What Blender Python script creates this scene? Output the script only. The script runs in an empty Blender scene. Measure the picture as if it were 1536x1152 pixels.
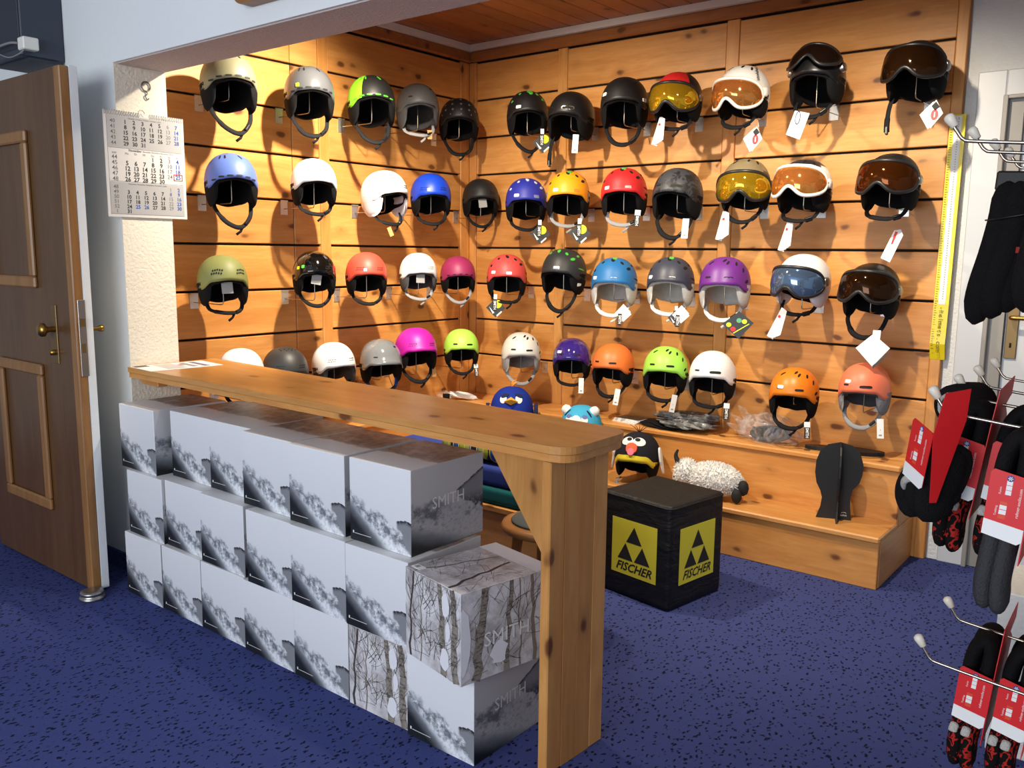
import bpy, bmesh, math, random
from math import sin, cos, pi, radians as rad
from mathutils import Vector as V, Matrix

random.seed(7)
SC = bpy.context.scene
COL = SC.collection

# ------------------------------------------------------------------ camera
cam_data = bpy.data.cameras.new('camera')
cam_data.sensor_width = 36.0
cam_data.lens = 1297.5 / 1536 * 36.0
cam_data.clip_start = 0.05
cam = bpy.data.objects.new('camera', cam_data)
COL.objects.link(cam)
_R = Matrix(((0.783, 0.102, -0.614), (0.622, -0.112, 0.775), (0.010, -0.988, -0.151)))
_x = V((_R[0][0], _R[1][0], _R[2][0])).normalized()
_z = -V((_R[0][2], _R[1][2], _R[2][2])).normalized()
_y = _z.cross(_x).normalized()
_x = _y.cross(_z)
cam.matrix_world = Matrix(((_x[0], _y[0], _z[0], 0), (_x[1], _y[1], _z[1], 0), (_x[2], _y[2], _z[2], 1.35), (0, 0, 0, 1)))
SC.camera = cam

# ------------------------------------------------------------------ world, exposure
world = bpy.data.worlds.new('world')
SC.world = world
world.use_nodes = True
world.node_tree.nodes['Background'].inputs[0].default_value = (0.88, 0.93, 1.0, 1)
world.node_tree.nodes['Background'].inputs[1].default_value = 0.31
SC.view_settings.view_transform = 'Standard'
SC.view_settings.look = 'None'
SC.view_settings.gamma = 1
SC.view_settings.use_curve_mapping = False
SC.view_settings.exposure = 0.0

def area_light(name, loc, target, sx, sy, energy, color):
    d = bpy.data.lights.new(name, 'AREA')
    d.shape = 'RECTANGLE'; d.size = sx; d.size_y = sy; d.energy = energy; d.color = color
    o = bpy.data.objects.new(name, d)
    COL.objects.link(o)
    o.location = loc
    o.rotation_euler = (V(target) - V(loc)).to_track_quat('-Z', 'Y').to_euler()
    return o
# daylight from the shop window behind the camera
area_light('shop_window_daylight', (-0.9, -3.2, 1.7), (-2.0, 2.0, 1.0), 3.6, 1.9, 190, (0.90, 0.95, 1.0))

# ------------------------------------------------------------------ mesh helpers
class MB:
    def __init__(s):
        s.v = []; s.f = []; s.m = []; s.sm = []
    def add(s, vs, fs, m=0, M=None, smooth=False):
        b = len(s.v)
        s.v += [tuple(M @ V(p)) if M is not None else tuple(p) for p in vs]
        for f in fs:
            s.f.append([i + b for i in f]); s.m.append(m); s.sm.append(smooth)
        return s
    def box(s, x0, x1, y0, y1, z0, z1, m=0, M=None, bev=0.0, seg=1):
        if bev > 0:
            bm = bmesh.new()
            bmesh.ops.create_cube(bm, size=1)
            bmesh.ops.scale(bm, vec=(x1 - x0, y1 - y0, z1 - z0), verts=bm.verts)
            bmesh.ops.translate(bm, vec=((x0 + x1) / 2, (y0 + y1) / 2, (z0 + z1) / 2), verts=bm.verts)
            bmesh.ops.bevel(bm, geom=bm.edges[:], offset=bev, segments=seg, profile=0.6, affect='EDGES')
            s.bm(bm, m, M, seg > 1)
            return s
        vs = [(x, y, z) for z in (z0, z1) for y in (y0, y1) for x in (x0, x1)]
        return s.add(vs, [(0, 2, 3, 1), (4, 5, 7, 6), (0, 1, 5, 4), (2, 6, 7, 3), (0, 4, 6, 2), (1, 3, 7, 5)], m, M)
    def bm(s, bm, m=0, M=None, smooth=False):
        bm.verts.index_update()
        s.add([v.co.copy() for v in bm.verts], [[v.index for v in f.verts] for f in bm.faces], m, M, smooth)
        bm.free()
    def grid(s, rows, m=0, M=None, closed=False, smooth=True, mf=None):
        nv = len(rows); nu = len(rows[0]); b = len(s.v)
        for r in rows:
            s.v += [tuple(M @ V(p)) if M is not None else tuple(p) for p in r]
        for j in range(nv - 1):
            for i in range(nu if closed else nu - 1):
                k = (i + 1) % nu
                s.f.append([b + j * nu + i, b + j * nu + k, b + (j + 1) * nu + k, b + (j + 1) * nu + i])
                s.m.append(mf(i, j) if mf else m); s.sm.append(smooth)
        return s
    def tube(s, pts, r, n=8, m=0, M=None, rx=None, closed=False, cap=True, up=(0, 0, 1)):
        """r, rx: radius or list; flat section when rx differs (rx along 'side', r along the other)."""
        P = [V(p) for p in pts]; N = len(P); rows = []
        prev = None
        for i in range(N):
            if closed:
                t = P[(i + 1) % N] - P[i - 1]
            else:
                t = P[min(i + 1, N - 1)] - P[max(i - 1, 0)]
            if t.length < 1e-9: t = V((0, 0, 1))
            t.normalize()
            if prev is None:
                u = V(up)
                if abs(u.dot(t)) > 0.95: u = V((1, 0, 0)) if abs(t.x) < 0.9 else V((0, 1, 0))
                a = (u - t * u.dot(t)).normalized()
            else:
                a = (prev - t * prev.dot(t))
                a = a.normalized() if a.length > 1e-6 else prev
            prev = a
            c = t.cross(a)
            ra = r[i] if isinstance(r, (list, tuple)) else r
            rb = ra if rx is None else (rx[i] if isinstance(rx, (list, tuple)) else rx)
            rows.append([P[i] + a * (ra * cos(2 * pi * k / n)) + c * (rb * sin(2 * pi * k / n)) for k in range(n)])
        if closed: rows.append(rows[0])
        b = len(s.v)
        s.grid(rows, m, M, closed=True)
        if cap and not closed:
            s.f.append([b + k for k in range(n)][::-1]); s.m.append(m); s.sm.append(False)
            e = b + (N - 1) * n
            s.f.append([e + k for k in range(n)]); s.m.append(m); s.sm.append(False)
        return s
    def lathe(s, prof, n=24, m=0, M=None, mf=None):
        rows = [[(r * cos(2 * pi * k / n), r * sin(2 * pi * k / n), z) for k in range(n)] for r, z in prof]
        return s.grid(rows, m, M, closed=True, mf=mf)
    def prism(s, poly, z0, z1, m=0, M=None, m_side=None):
        """2D polygon in xy extruded along z"""
        n = len(poly); b = [(x, y, z0) for x, y in poly] + [(x, y, z1) for x, y in poly]
        s.add(b, [list(range(n))[::-1], list(range(n, 2 * n))], m, M)
        s.add(b, [(i, (i + 1) % n, n + (i + 1) % n, n + i) for i in range(n)], m if m_side is None else m_side, M)
        return s
    def text(s, txt, size, m=0, M=None, align='CENTER', bold=0.0, shear=0.0, sx=1.0):
        vs, fs = text_geo(txt, align, bold, shear)
        return s.add([(x * size * sx, y * size, 0) for x, y in vs], fs, m, M)
    def build(s, name, mats, parent=None, loc=None):
        me = bpy.data.meshes.new(name)
        me.from_pydata(s.v, [], s.f)
        if not isinstance(mats, (list, tuple)): mats = [mats]
        for mt in mats: me.materials.append(mt)
        me.polygons.foreach_set('material_index', s.m)
        me.polygons.foreach_set('use_smooth', s.sm)
        me.update()
        o = bpy.data.objects.new(name, me)
        COL.objects.link(o)
        if parent: o.parent = parent
        if loc: o.location = loc
        return o

_TXT = {}
def text_geo(txt, align, bold, shear):
    k = (txt, align, bold, shear)
    if k not in _TXT:
        c = bpy.data.curves.new('t', 'FONT')
        c.body = txt; c.align_x = align; c.align_y = 'CENTER'; c.size = 1.0; c.offset = bold; c.shear = shear
        c.resolution_u = 2
        o = bpy.data.objects.new('t', c); COL.objects.link(o)
        dg = bpy.context.evaluated_depsgraph_get()
        me = bpy.data.meshes.new_from_object(o.evaluated_get(dg))
        _TXT[k] = ([(v.co.x, v.co.y) for v in me.vertices], [list(p.vertices) for p in me.polygons])
        bpy.data.objects.remove(o); bpy.data.curves.remove(c); bpy.data.meshes.remove(me)
    return _TXT[k]

def frame(o, right, up):
    r = V(right).normalized(); u = V(up); u = (u - r * u.dot(r)).normalized(); n = r.cross(u)
    return Matrix(((r.x, u.x, n.x, o[0]), (r.y, u.y, n.y, o[1]), (r.z, u.z, n.z, o[2]), (0, 0, 0, 1)))

def smooth_path(pts, n=6):
    P = [V(p) for p in pts]; out = []
    for i in range(len(P) - 1):
        p0 = P[max(i - 1, 0)]; p1 = P[i]; p2 = P[i + 1]; p3 = P[min(i + 2, len(P) - 1)]
        for k in range(n):
            t = k / n
            out.append(0.5 * ((2 * p1) + (p2 - p0) * t + (2 * p0 - 5 * p1 + 4 * p2 - p3) * t * t + (3 * p1 - p0 - 3 * p2 + p3) * t ** 3))
    out.append(P[-1])
    return out

def tag(o, label=None, cat=None, group=None, kind=None):
    if label: o['label'] = label
    if cat: o['category'] = cat
    if group: o['group'] = group
    if kind: o['kind'] = kind
    return o

def thing(name, label, cat, loc=(0, 0, 0), rot=(0, 0, 0), group=None):
    o = bpy.data.objects.new(name, None)
    o.empty_display_size = 0.05
    COL.objects.link(o)
    o.location = loc; o.rotation_euler = rot
    return tag(o, label, cat, group)

def copy_tree(o, parent=None):
    c = o.copy(); COL.objects.link(c); c.parent = parent
    for ch in list(o.children): copy_tree(ch, c)
    return c

# ------------------------------------------------------------------ material helpers
def srgb(r, g, b):
    f = lambda c: (c / 255 / 12.92) if c / 255 <= 0.04045 else ((c / 255 + 0.055) / 1.055) ** 2.4
    return (f(r), f(g), f(b))

class NT:
    def __init__(s, name):
        s.mat = bpy.data.materials.new(name); s.mat.use_nodes = True
        s.t = s.mat.node_tree; s.b = s.t.nodes['Principled BSDF']; s.out = s.t.nodes['Material Output']
    def n(s, t, **kw):
        o = s.t.nodes.new(t)
        for k, v in kw.items(): setattr(o, k, v)
        return o
    def put(s, sock, v):
        if isinstance(v, bpy.types.NodeSocket): s.t.links.new(v, sock)
        elif v is not None: sock.default_value = v
    def math(s, op, a, b=None, c=None, clamp=False):
        o = s.n('ShaderNodeMath', operation=op, use_clamp=clamp)
        s.put(o.inputs[0], a); s.put(o.inputs[1], b)
        if c is not None: s.put(o.inputs[2], c)
        return o.outputs[0]
    def step(s, x, lo, hi):
        o = s.n('ShaderNodeMapRange', interpolation_type='SMOOTHSTEP')
        s.put(o.inputs['Value'], x); s.put(o.inputs['From Min'], lo); s.put(o.inputs['From Max'], hi)
        return o.outputs[0]
    def mix(s, f, a, b, mode='MIX'):
        o = s.n('ShaderNodeMix', data_type='RGBA', blend_type=mode)
        s.put(o.inputs[0], f)
        s.put(o.inputs[6], (*a, 1) if isinstance(a, tuple) and len(a) == 3 else a)
        s.put(o.inputs[7], (*b, 1) if isinstance(b, tuple) and len(b) == 3 else b)
        return o.outputs[2]
    def coord(s, which='Object'):
        return s.n('ShaderNodeTexCoord').outputs[which]
    def mapping(s, vec, scale=(1, 1, 1), loc=(0, 0, 0), rot=(0, 0, 0)):
        o = s.n('ShaderNodeMapping')
        s.put(o.inputs['Vector'], vec); s.put(o.inputs['Scale'], scale); s.put(o.inputs['Location'], loc); s.put(o.inputs['Rotation'], rot)
        return o.outputs[0]
    def noise(s, vec, scale=5, detail=4, rough=0.5, out='Fac', dist=0.0):
        o = s.n('ShaderNodeTexNoise')
        s.put(o.inputs['Vector'], vec); o.inputs['Scale'].default_value = scale
        o.inputs['Detail'].default_value = detail; o.inputs['Roughness'].default_value = rough; o.inputs['Distortion'].default_value = dist
        return o.outputs[out]
    def voronoi(s, vec, scale=5, out='Distance', feature='F1'):
        o = s.n('ShaderNodeTexVoronoi', feature=feature)
        s.put(o.inputs['Vector'], vec); o.inputs['Scale'].default_value = scale
        return o.outputs[out]
    def bump(s, h, strength=0.3, dist=0.01):
        o = s.n('ShaderNodeBump')
        s.put(o.inputs['Height'], h); o.inputs['Strength'].default_value = strength; o.inputs['Distance'].default_value = dist
        s.t.links.new(o.outputs[0], s.b.inputs['Normal'])
    def set(s, color=None, rough=None, metal=None, spec=None, coat=None):
        if color is not None: s.put(s.b.inputs['Base Color'], (*color, 1) if isinstance(color, tuple) and len(color) == 3 else color)
        if rough is not None: s.put(s.b.inputs['Roughness'], rough)
        if metal is not None: s.b.inputs['Metallic'].default_value = metal
        if spec is not None: s.b.inputs['Specular IOR Level'].default_value = spec
        if coat is not None: s.b.inputs['Coat Weight'].default_value = coat
        return s.mat

_PL = {}
def plain(name, rgb, rough=0.5, metal=0.0, spec=0.5, coat=0.0, bump=0.0, bscale=300):
    """procedural material: colour with very faint mottling, optional fine grain"""
    k = (name, rgb)
    if k in _PL: return _PL[k]
    t = NT(name); c = srgb(*rgb)
    co = t.coord()
    nz = t.noise(co, 30, 2)
    col = t.mix(t.math('MULTIPLY', nz, 0.12), c, tuple(x * 0.75 for x in c))
    t.set(col, rough, metal, spec, coat)
    if bump: t.bump(t.noise(co, bscale, 2), bump, 0.002)
    _PL[k] = t.mat
    return t.mat

def wood(name, c1, c2, axis, rough=0.42, knots=1.0, knot_c=(92, 48, 20), scale=1.0):
    t = NT(name)
    co = t.coord()
    rnd = t.n('ShaderNodeObjectInfo').outputs['Random']
    off = t.n('ShaderNodeCombineXYZ')
    for i in range(3): t.put(off.inputs[i], t.math('MULTIPLY', rnd, (13.7, 37.1, 71.3)[i]))
    add = t.n('ShaderNodeVectorMath', operation='ADD')
    t.put(add.inputs[0], co); t.put(add.inputs[1], off.outputs[0])
    vec = add.outputs[0]
    st = [1.0, 1.0, 1.0]; st[axis] = 0.09
    sv = t.mapping(vec, tuple(x * scale for x in st))
    # gentle wander of the grain
    wob = t.noise(vec, 2.2, 2, out='Color')
    wv = t.n('ShaderNodeVectorMath', operation='MULTIPLY_ADD')
    t.put(wv.inputs[0], wob); wv.inputs[1].default_value = (0.05, 0.05, 0.05); t.put(wv.inputs[2], sv)
    g1 = t.noise(wv.outputs[0], 26, 5, 0.6)
    g2 = t.noise(wv.outputs[0], 110, 3, 0.6)
    big = t.noise(sv, 5, 2)
    f = t.math('MULTIPLY_ADD', g1, 0.75, t.math('MULTIPLY', g2, 0.35))
    f = t.math('MULTIPLY_ADD', big, 0.5, f)
    f = t.step(f, 0.5, 1.15)
    col = t.mix(f, srgb(*c2), srgb(*c1))
    ks = [8.5, 8.5, 8.5]; ks[axis] = 4.6
    kv = t.n('ShaderNodeVectorMath', operation='MULTIPLY_ADD')
    t.put(kv.inputs[0], t.noise(vec, 9, 2, out='Color')); kv.inputs[1].default_value = (0.25, 0.25, 0.25); t.put(kv.inputs[2], t.mapping(vec, tuple(ks)))
    kd = t.voronoi(kv.outputs[0], 1.0)
    kn = t.math('SUBTRACT', 1.0, t.step(kd, 0.07, 0.16))
    halo = t.math('SUBTRACT', 1.0, t.step(kd, 0.10, 0.36))
    col = t.mix(t.math('MULTIPLY', halo, 0.35 * knots), col, srgb(*[int(x * 0.8) for x in c2]))
    col = t.mix(t.math('MULTIPLY', kn, 0.9 * knots), col, srgb(*knot_c))
    hv = t.n('ShaderNodeHueSaturation')
    t.put(hv.inputs['Color'], col)
    t.put(hv.inputs['Value'], t.math('MULTIPLY_ADD', rnd, 0.22, 0.88))
    t.set(hv.outputs[0], rough)
    t.bump(f, 0.08, 0.004)
    return t.mat

def fabric(name, rgb, rough=0.9, scale=700, strength=0.5):
    t = NT(name); c = srgb(*rgb); co = t.coord()
    nz = t.noise(co, scale, 2)
    t.set(t.mix(nz, tuple(x * 0.7 for x in c), tuple(min(1, x * 1.2) for x in c)), rough, spec=0.15)
    t.bump(nz, strength, 0.003)
    return t.mat

W = {}
PINE1, PINE2 = (224, 164, 94), (194, 128, 62)
for ax, nm in enumerate('xyz'):
    W['pine_' + nm] = wood('pine_grain_' + nm, PINE1, PINE2, ax)
    W['counter_' + nm] = wood('counter_pine_' + nm, (212, 156, 90), (184, 124, 62), ax, rough=0.3)
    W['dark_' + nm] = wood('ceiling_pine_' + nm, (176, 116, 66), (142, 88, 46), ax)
W['oak_z'] = wood('brown_door_wood', (102, 71, 41), (82, 53, 30), 2, rough=0.35, knots=0.0)
W['oak_light'] = wood('door_moulding_wood', (162, 116, 66), (130, 88, 46), 2, rough=0.4, knots=0.0)
W['stool'] = wood('stool_wood', (176, 126, 74), (146, 98, 52), 0, knots=0.3)

def plaster(name, rgb, strength=0.35, scale=90):
    t = NT(name); c = srgb(*rgb); co = t.coord()
    n1 = t.noise(co, scale, 4, 0.6)
    t.set(t.mix(t.math('MULTIPLY', n1, 0.25), c, tuple(x * 0.82 for x in c)), 0.9, spec=0.2)
    t.bump(n1, strength, 0.01)
    return t.mat
PLASTER = plaster('rough_white_plaster', (226, 226, 222), 0.55, 70)
PAINT = plaster('smooth_white_paint', (224, 228, 230), 0.12, 40)
CREAM = plaster('cream_plaster', (232, 226, 210), 0.5, 80)

def carpet():
    t = NT('blue_speckled_carpet'); co = t.coord()
    w = t.n('ShaderNodeVectorMath', operation='MULTIPLY_ADD')
    t.put(w.inputs[0], t.noise(co, 60, 2, out='Color')); w.inputs[1].default_value = (0.02, 0.02, 0.02); t.put(w.inputs[2], co)
    v = t.voronoi(t.mapping(w.outputs[0], (1, 0.55, 1), rot=(0, 0, 0.4)), 72)
    v2 = t.noise(co, 130, 3, 0.7)
    sp = t.math('SUBTRACT', 1.0, t.step(t.math('MULTIPLY_ADD', v2, 0.5, v), 0.44, 0.62))
    pile = t.noise(co, 500, 2)
    base = t.mix(pile, srgb(50, 58, 104), srgb(78, 88, 150))
    t.set(t.mix(t.math('MULTIPLY', sp, 0.95), base, srgb(18, 20, 42)), 0.95, spec=0.1)
    t.bump(pile, 0.6, 0.006)
    return t.mat
CARPET = carpet()

CHROME = plain('chrome', (232, 232, 232), 0.28, 0.85)
STEEL = plain('brushed_steel', (170, 168, 164), 0.35, 1.0)
WIRE = plain('zinc_wire', (186, 176, 160), 0.3, 1.0)
BRASS = plain('brass', (172, 132, 66), 0.32, 1.0)
OLDBRASS = plain('dull_brass', (134, 110, 72), 0.45, 0.8)
BLACKFOAM = fabric('black_padding', (16, 16, 18), 0.9, 400, 0.4)
BLACKGAP = plain('black_gap', (14, 11, 9), 0.9)
BLACKPL = plain('black_plastic', (22, 22, 24), 0.4)
WEB = fabric('black_webbing', (24, 24, 27), 0.7, 900, 0.4)
WEBGREY = fabric('grey_webbing', (150, 150, 152), 0.7, 900, 0.4)
WHITEPL = plain('white_plastic', (228, 226, 218), 0.4)
PAPER = plain('white_paper', (238, 238, 236), 0.7)
INK = plain('black_ink', (28, 28, 30), 0.7)
INKGREY = plain('grey_ink', (150, 150, 152), 0.7)
INKBLUE = plain('blue_ink', (44, 92, 176), 0.7)
INKRED = plain('red_ink', (196, 36, 40), 0.6)
YELLOW = plain('yellow_ink', (222, 206, 40), 0.55)

# ------------------------------------------------------------------ dimensions (metres)
YW = 4.089      # face of the far slat wall
XL = -3.591     # face of the left slat wall
XR = -3.345     # reveal of the pillar
YF, YB = 1.747, 1.96   # front and back of the beam wall
ZB = 2.05       # underside of the beam
ZC = 2.56       # alcove ceiling
GROOVES = [0.7195 + 0.2178 * k for k in range(8)]

def struct(o, label=None):
    o['kind'] = 'structure'
    if label: o['label'] = label
    return o

# ------------------------------------------------------------------ setting
struct(MB().box(-6.5, 2.5, -4.0, 6.5, -0.06, 0.0).build('floor', CARPET), 'blue speckled carpet floor')
struct(MB().box(-6.5, 2.5, -4.0, YF, 2.70, 2.78).build('ceiling_front', PAINT), 'white ceiling of the front room')

# front wall with the pillar edge, and the beam over the opening
m = MB()
m.box(-6.5, XR, YF, YB, 0, ZB, 0)
m.box(-6.5, 2.5, YF, YB, ZB, 2.70, 0)
struct(m.build('wall_front', PAINT), 'white wall with plastered beam over the alcove opening')
struct(MB().box(XR, XR + 0.004, YF + 0.001, YB, 0, ZB).build('trim_1', CREAM), 'cream plastered reveal of the opening')
struct(MB().box(XR, 2.5, YF + 0.012, YB, ZB - 0.004, ZB).build('trim_2', plaster('shaded_beam_plaster', (196, 186, 182), 0.8, 90)), 'rough plastered underside of the beam')  # mauve-grey tone paints in the shade on the beam's underside
struct(MB().box(-6.5, XR - 0.001, YF - 0.012, YF, 0, 0.07).build('baseboard_front', CARPET), 'blue carpet skirting')

# left slat wall
m = MB(); m.box(XL - 0.12, XL - 0.018, YB, YW + 0.15, 0, ZC + 0.02)
m.box(XL - 0.12, XL - 0.018, YB - 0.002, YB + 0.02, 0, ZC)
wl = struct(m.build('wall_left', BLACKGAP), 'left slat wall of pine boards')
def plank_object(name, x0, x1, y0, y1, z0, z1, mat, parent, bev=0.003):
    cx, cy, cz = (x0 + x1) / 2, (y0 + y1) / 2, (z0 + z1) / 2
    o = MB().box(x0 - cx, x1 - cx, y0 - cy, y1 - cy, z0 - cz, z1 - cz, bev=bev).build(name, mat, parent, (cx, cy, cz))
    return o
zrows = [0.44] + GROOVES + [2.463]
G = 0.0055
for a, b in ((YB + 0.02, 2.764), (2.766, 2.934), (2.997, 4.008)):
    for i in range(len(zrows) - 1):
        plank_object('plank', XL - 0.02, XL, a + 0.0008, b - 0.0008, zrows[i] + G, zrows[i + 1] - G, W['pine_y'], wl)
plank_object('batten', XL - 0.02, XL + 0.004, 2.934, 2.997, 0.44, 2.466, W['pine_z'], wl)
plank_object('corner_post', XL - 0.02, XL + 0.003, 4.008, YW - 0.001, 0.44, 2.466, W['pine_z'], wl)

# far slat wall, white wall and door beyond it
m = MB(); m.box(XL - 0.1, -0.872, YW + 0.018, YW + 0.10, 0, ZC + 0.02)
wr = struct(m.build('wall_back', BLACKGAP), 'far slat wall of pine boards')
for a, b in ((-3.532, -2.933), (-2.870, -1.930), (-1.864, -0.905)):
    for i in range(len(zrows) - 1):
        plank_object('plank', a + 0.0008, b - 0.0008, YW, YW + 0.02, zrows[i] + G, zrows[i + 1] - G, W['pine_x'], wr)
for a, b in ((-3.588, -3.533), (-2.933, -2.870), (-1.930, -1.864)):
    plank_object('batten', a, b, YW - 0.004, YW + 0.02, 0.44, 2.466, W['pine_z'], wr)
plank_object('end_board', -0.905, -0.862, YW - 0.003, YW + 0.06, 0.0, 2.70, W['pine_z'], wr)
plank_object('end_board', -0.95, -0.905, YW - 0.002, YW + 0.02, 0.0, 0.44, W['pine_z'], wr)
plank_object('end_edge', -0.872, -0.858, YW + 0.003, YW + 0.10, 0.0, 2.70, W['dark_z'], wr)

# cornice and boarded ceiling of the alcove
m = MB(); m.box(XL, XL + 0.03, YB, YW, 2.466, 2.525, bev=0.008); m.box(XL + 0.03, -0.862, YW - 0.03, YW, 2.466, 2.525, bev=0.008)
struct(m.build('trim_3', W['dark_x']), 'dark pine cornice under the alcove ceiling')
m = MB(); m.box(XL, XL + 0.05, YB, YW, 2.525, ZC); m.box(XL + 0.05, 0.6, YW - 0.05, YW, 2.525, ZC)
struct(m.build('trim_4', PAINT), 'white strip between cornice and ceiling')
ce = struct(MB().box(XL - 0.1, 2.4, YB, YW + 0.1, ZC + 0.018, ZC + 0.08).build('ceiling', BLACKGAP), 'pine boarded ceiling of the alcove')
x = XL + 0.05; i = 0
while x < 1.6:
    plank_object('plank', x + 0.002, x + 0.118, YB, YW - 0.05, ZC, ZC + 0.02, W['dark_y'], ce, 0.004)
    x += 0.12

# white wall right of the slats, door frame and door
m = MB(); m.box(-0.86, -0.80, YW + 0.03, YW + 0.13, 0, 2.70); m.box(-0.80, 1.5, YW + 0.03, YW + 0.13, 2.10, 2.70); m.box(0.25, 1.5, YW + 0.03, YW + 0.13, 0, 2.1)
struct(m.build('wall_right', PLASTER), 'rough white wall beside the slat wall')
GREYPAINT = plain('grey_white_gloss_paint', (206, 208, 210), 0.35)
DOORGREY = plain('taupe_door_paint', (150, 144, 136), 0.4)
m = MB(); m.box(-0.812, -0.705, YW + 0.012, YW + 0.05, 0, 2.10, bev=0.004); m.box(-0.705, 0.25, YW + 0.012, YW + 0.05, 1.99, 2.10, bev=0.004)
d2 = struct(m.build('door_2', GREYPAINT), 'pale door in a white frame at the back')
m = MB(); m.box(-0.712, -0.694, YW + 0.005, YW + 0.05, 0, 2.0, bev=0.002); m.box(-0.694, 0.2, YW + 0.005, YW + 0.05, 1.985, 2.0, bev=0.002)
m.build('frame_bead', DOORGREY, d2)
m = MB(); m.box(-0.696, -0.640, YW + 0.04, YW + 0.12, 0, 1.992); m.box(-0.640, 0.24, YW + 0.04, YW + 0.12, 1.93, 1.992)
m.build('jamb', DOORGREY, d2)
m = MB(); m.box(-0.638, 0.2, YW + 0.07, YW + 0.11, 0.01, 1.93)
lf = m.build('leaf', GREYPAINT, d2)
m = MB()
for z0, z1 in ((0.2, 0.85), (1.25, 1.8)):
    m.box(-0.52, 0.1, YW + 0.064, YW + 0.072, z0, z1, bev=0.003)
m.build('leaf_panel', DOORGREY, lf)
m = MB(); m.box(-0.632, -0.588, YW + 0.060, YW + 0.070, 0.925, 1.175, bev=0.002)
m.box(-0.616, -0.606, YW + 0.0585, YW + 0.0605, 0.965, 0.995)
lp = m.build('lock_plate', OLDBRASS, lf)
MB().tube(smooth_path([(-0.61, YW + 0.062, 1.10), (-0.61, YW + 0.012, 1.10), (-0.58, YW + 0.008, 1.10), (-0.48, YW + 0.010, 1.098)], 4), 0.009, 10).build('lever', BRASS, lp)
MB().tube([(-0.611, YW + 0.0586, 0.972), (-0.611, YW + 0.0586, 0.992)], 0.004, 8).build('keyhole', BLACKGAP, lp)

# open brown door at the left
DY = 1.527
d1 = struct(MB().box(-4.18, -3.302, DY, DY + 0.030, 0.012, 2.0, bev=0.002).build('door_1', W['oak_z']), 'brown wooden panelled door standing open')
MB().box(-4.18, -3.300, DY + 0.030, DY + 0.062, 0.012, 2.004, bev=0.002).build('back_layer', PAINT, d1)
MB().box(-3.345, -3.299, DY - 0.006, DY + 0.03, 0.012, 2.0, bev=0.004).build('edge_strip', W['oak_light'], d1)
for z0, z1 in ((1.19, 1.795), (0.283, 0.885)):
    xs0, xs1 = -4.02, -3.60
    w = 0.045
    m = MB()
    for bx in ((xs0, xs1, z1 - w, z1), (xs0, xs1, z0, z0 + w), (xs0, xs0 + w, z0 + w, z1 - w), (xs1 - w, xs1, z0 + w, z1 - w)):
        m.box(bx[0], bx[1], DY - 0.016, DY + 0.002, bx[2], bx[3], bev=0.006)
    m.build('panel_moulding', W['oak_light'], d1)
m = MB(); m.box(-3.50, -3.46, DY - 0.004, DY, 0.90, 1.13, bev=0.0015)
es = m.build('escutcheon', OLDBRASS, d1)
Mk = Matrix.Translation((-3.48, DY - 0.004, 1.035)) @ Matrix.Rotation(rad(90), 4, 'X')
MB().lathe([(0.0, 0.062), (0.018, 0.06), (0.027, 0.05), (0.026, 0.038), (0.014, 0.03), (0.010, 0.02), (0.012, 0.0)], 20, M=Mk).build('knob', BRASS, es)
Mk = Matrix.Translation((-3.48, DY - 0.004, 0.945)) @ Matrix.Rotation(rad(90), 4, 'X')
MB().lathe([(0.0, 0.022), (0.011, 0.020), (0.011, 0.0)], 14, M=Mk).build('lock_cylinder', BRASS, es)
m = MB(); m.box(-3.2995, -3.2965, DY + 0.006, DY + 0.034, 0.865, 1.155, bev=0.001)
lk = m.build('lock_strike', STEEL, d1)
m = MB(); m.box(-3.297, -3.290, DY + 0.012, DY + 0.028, 1.055, 1.085); m.box(-3.2970, -3.2955, DY + 0.013, DY + 0.027, 0.955, 0.99)
m.build('latch_bolt', OLDBRASS, lk)
Mk = Matrix.Translation((-3.40, DY + 0.062, 1.035)) @ Matrix.Rotation(rad(-90), 4, 'X')
MB().lathe([(0.007, 0.0), (0.007, 0.06), (0.013, 0.072), (0.014, 0.084), (0.0, 0.09)], 16, M=Mk).build('rear_knob', BRASS, d1)

tag(MB().lathe([(0.0, 0.034), (0.028, 0.034), (0.042, 0.031), (0.044, 0.024), (0.040, 0.020), (0.038, 0.016), (0.046, 0.012), (0.048, 0.004), (0.046, 0.0), (0.0, 0.0)], 28).build('door_stop', STEEL, None, (-3.262, 1.50, 0)),
    'round steel door stop on the carpet by the open brown door', 'door stop')

# ------------------------------------------------------------------ ceiling spotlights of the alcove
def spotlight(loc, target, energy, angle, label, color=(1.0, 0.87, 0.68), blend=0.9):
    q = (V(target) - V(loc)).to_track_quat('-Z', 'Y')
    r = thing('ceiling_spotlight', label, 'spotlight', loc, (0, 0, 0), 'spotlights on the alcove ceiling')
    M = q.to_matrix().to_4x4()
    MB().lathe([(0.0, 0.10), (0.03, 0.10), (0.042, 0.085), (0.045, 0.0), (0.040, 0.0), (0.036, 0.03)], 20, M=M).build('housing', WHITEPL, r)
    MB().tube([M @ V((0, 0, 0.09)), (0, 0, ZC - loc[2])], 0.008, 8).build('stem', WHITEPL, r)
    d = bpy.data.lights.new('spot', 'SPOT')
    d.energy = energy; d.color = color; d.spot_size = rad(angle); d.spot_blend = blend; d.shadow_soft_size = 0.025
    o = bpy.data.objects.new('spot_lamp', d); COL.objects.link(o); o.parent = r
    o.matrix_parent_inverse = Matrix(); o.rotation_euler = q.to_euler(); o.location = M @ V((0, 0, -0.01))
spotlight((-2.62, 2.52, 2.44), (-3.59, 2.58, 1.45), 215, 105, 'white ceiling spotlight turned to the left slat wall')
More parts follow.
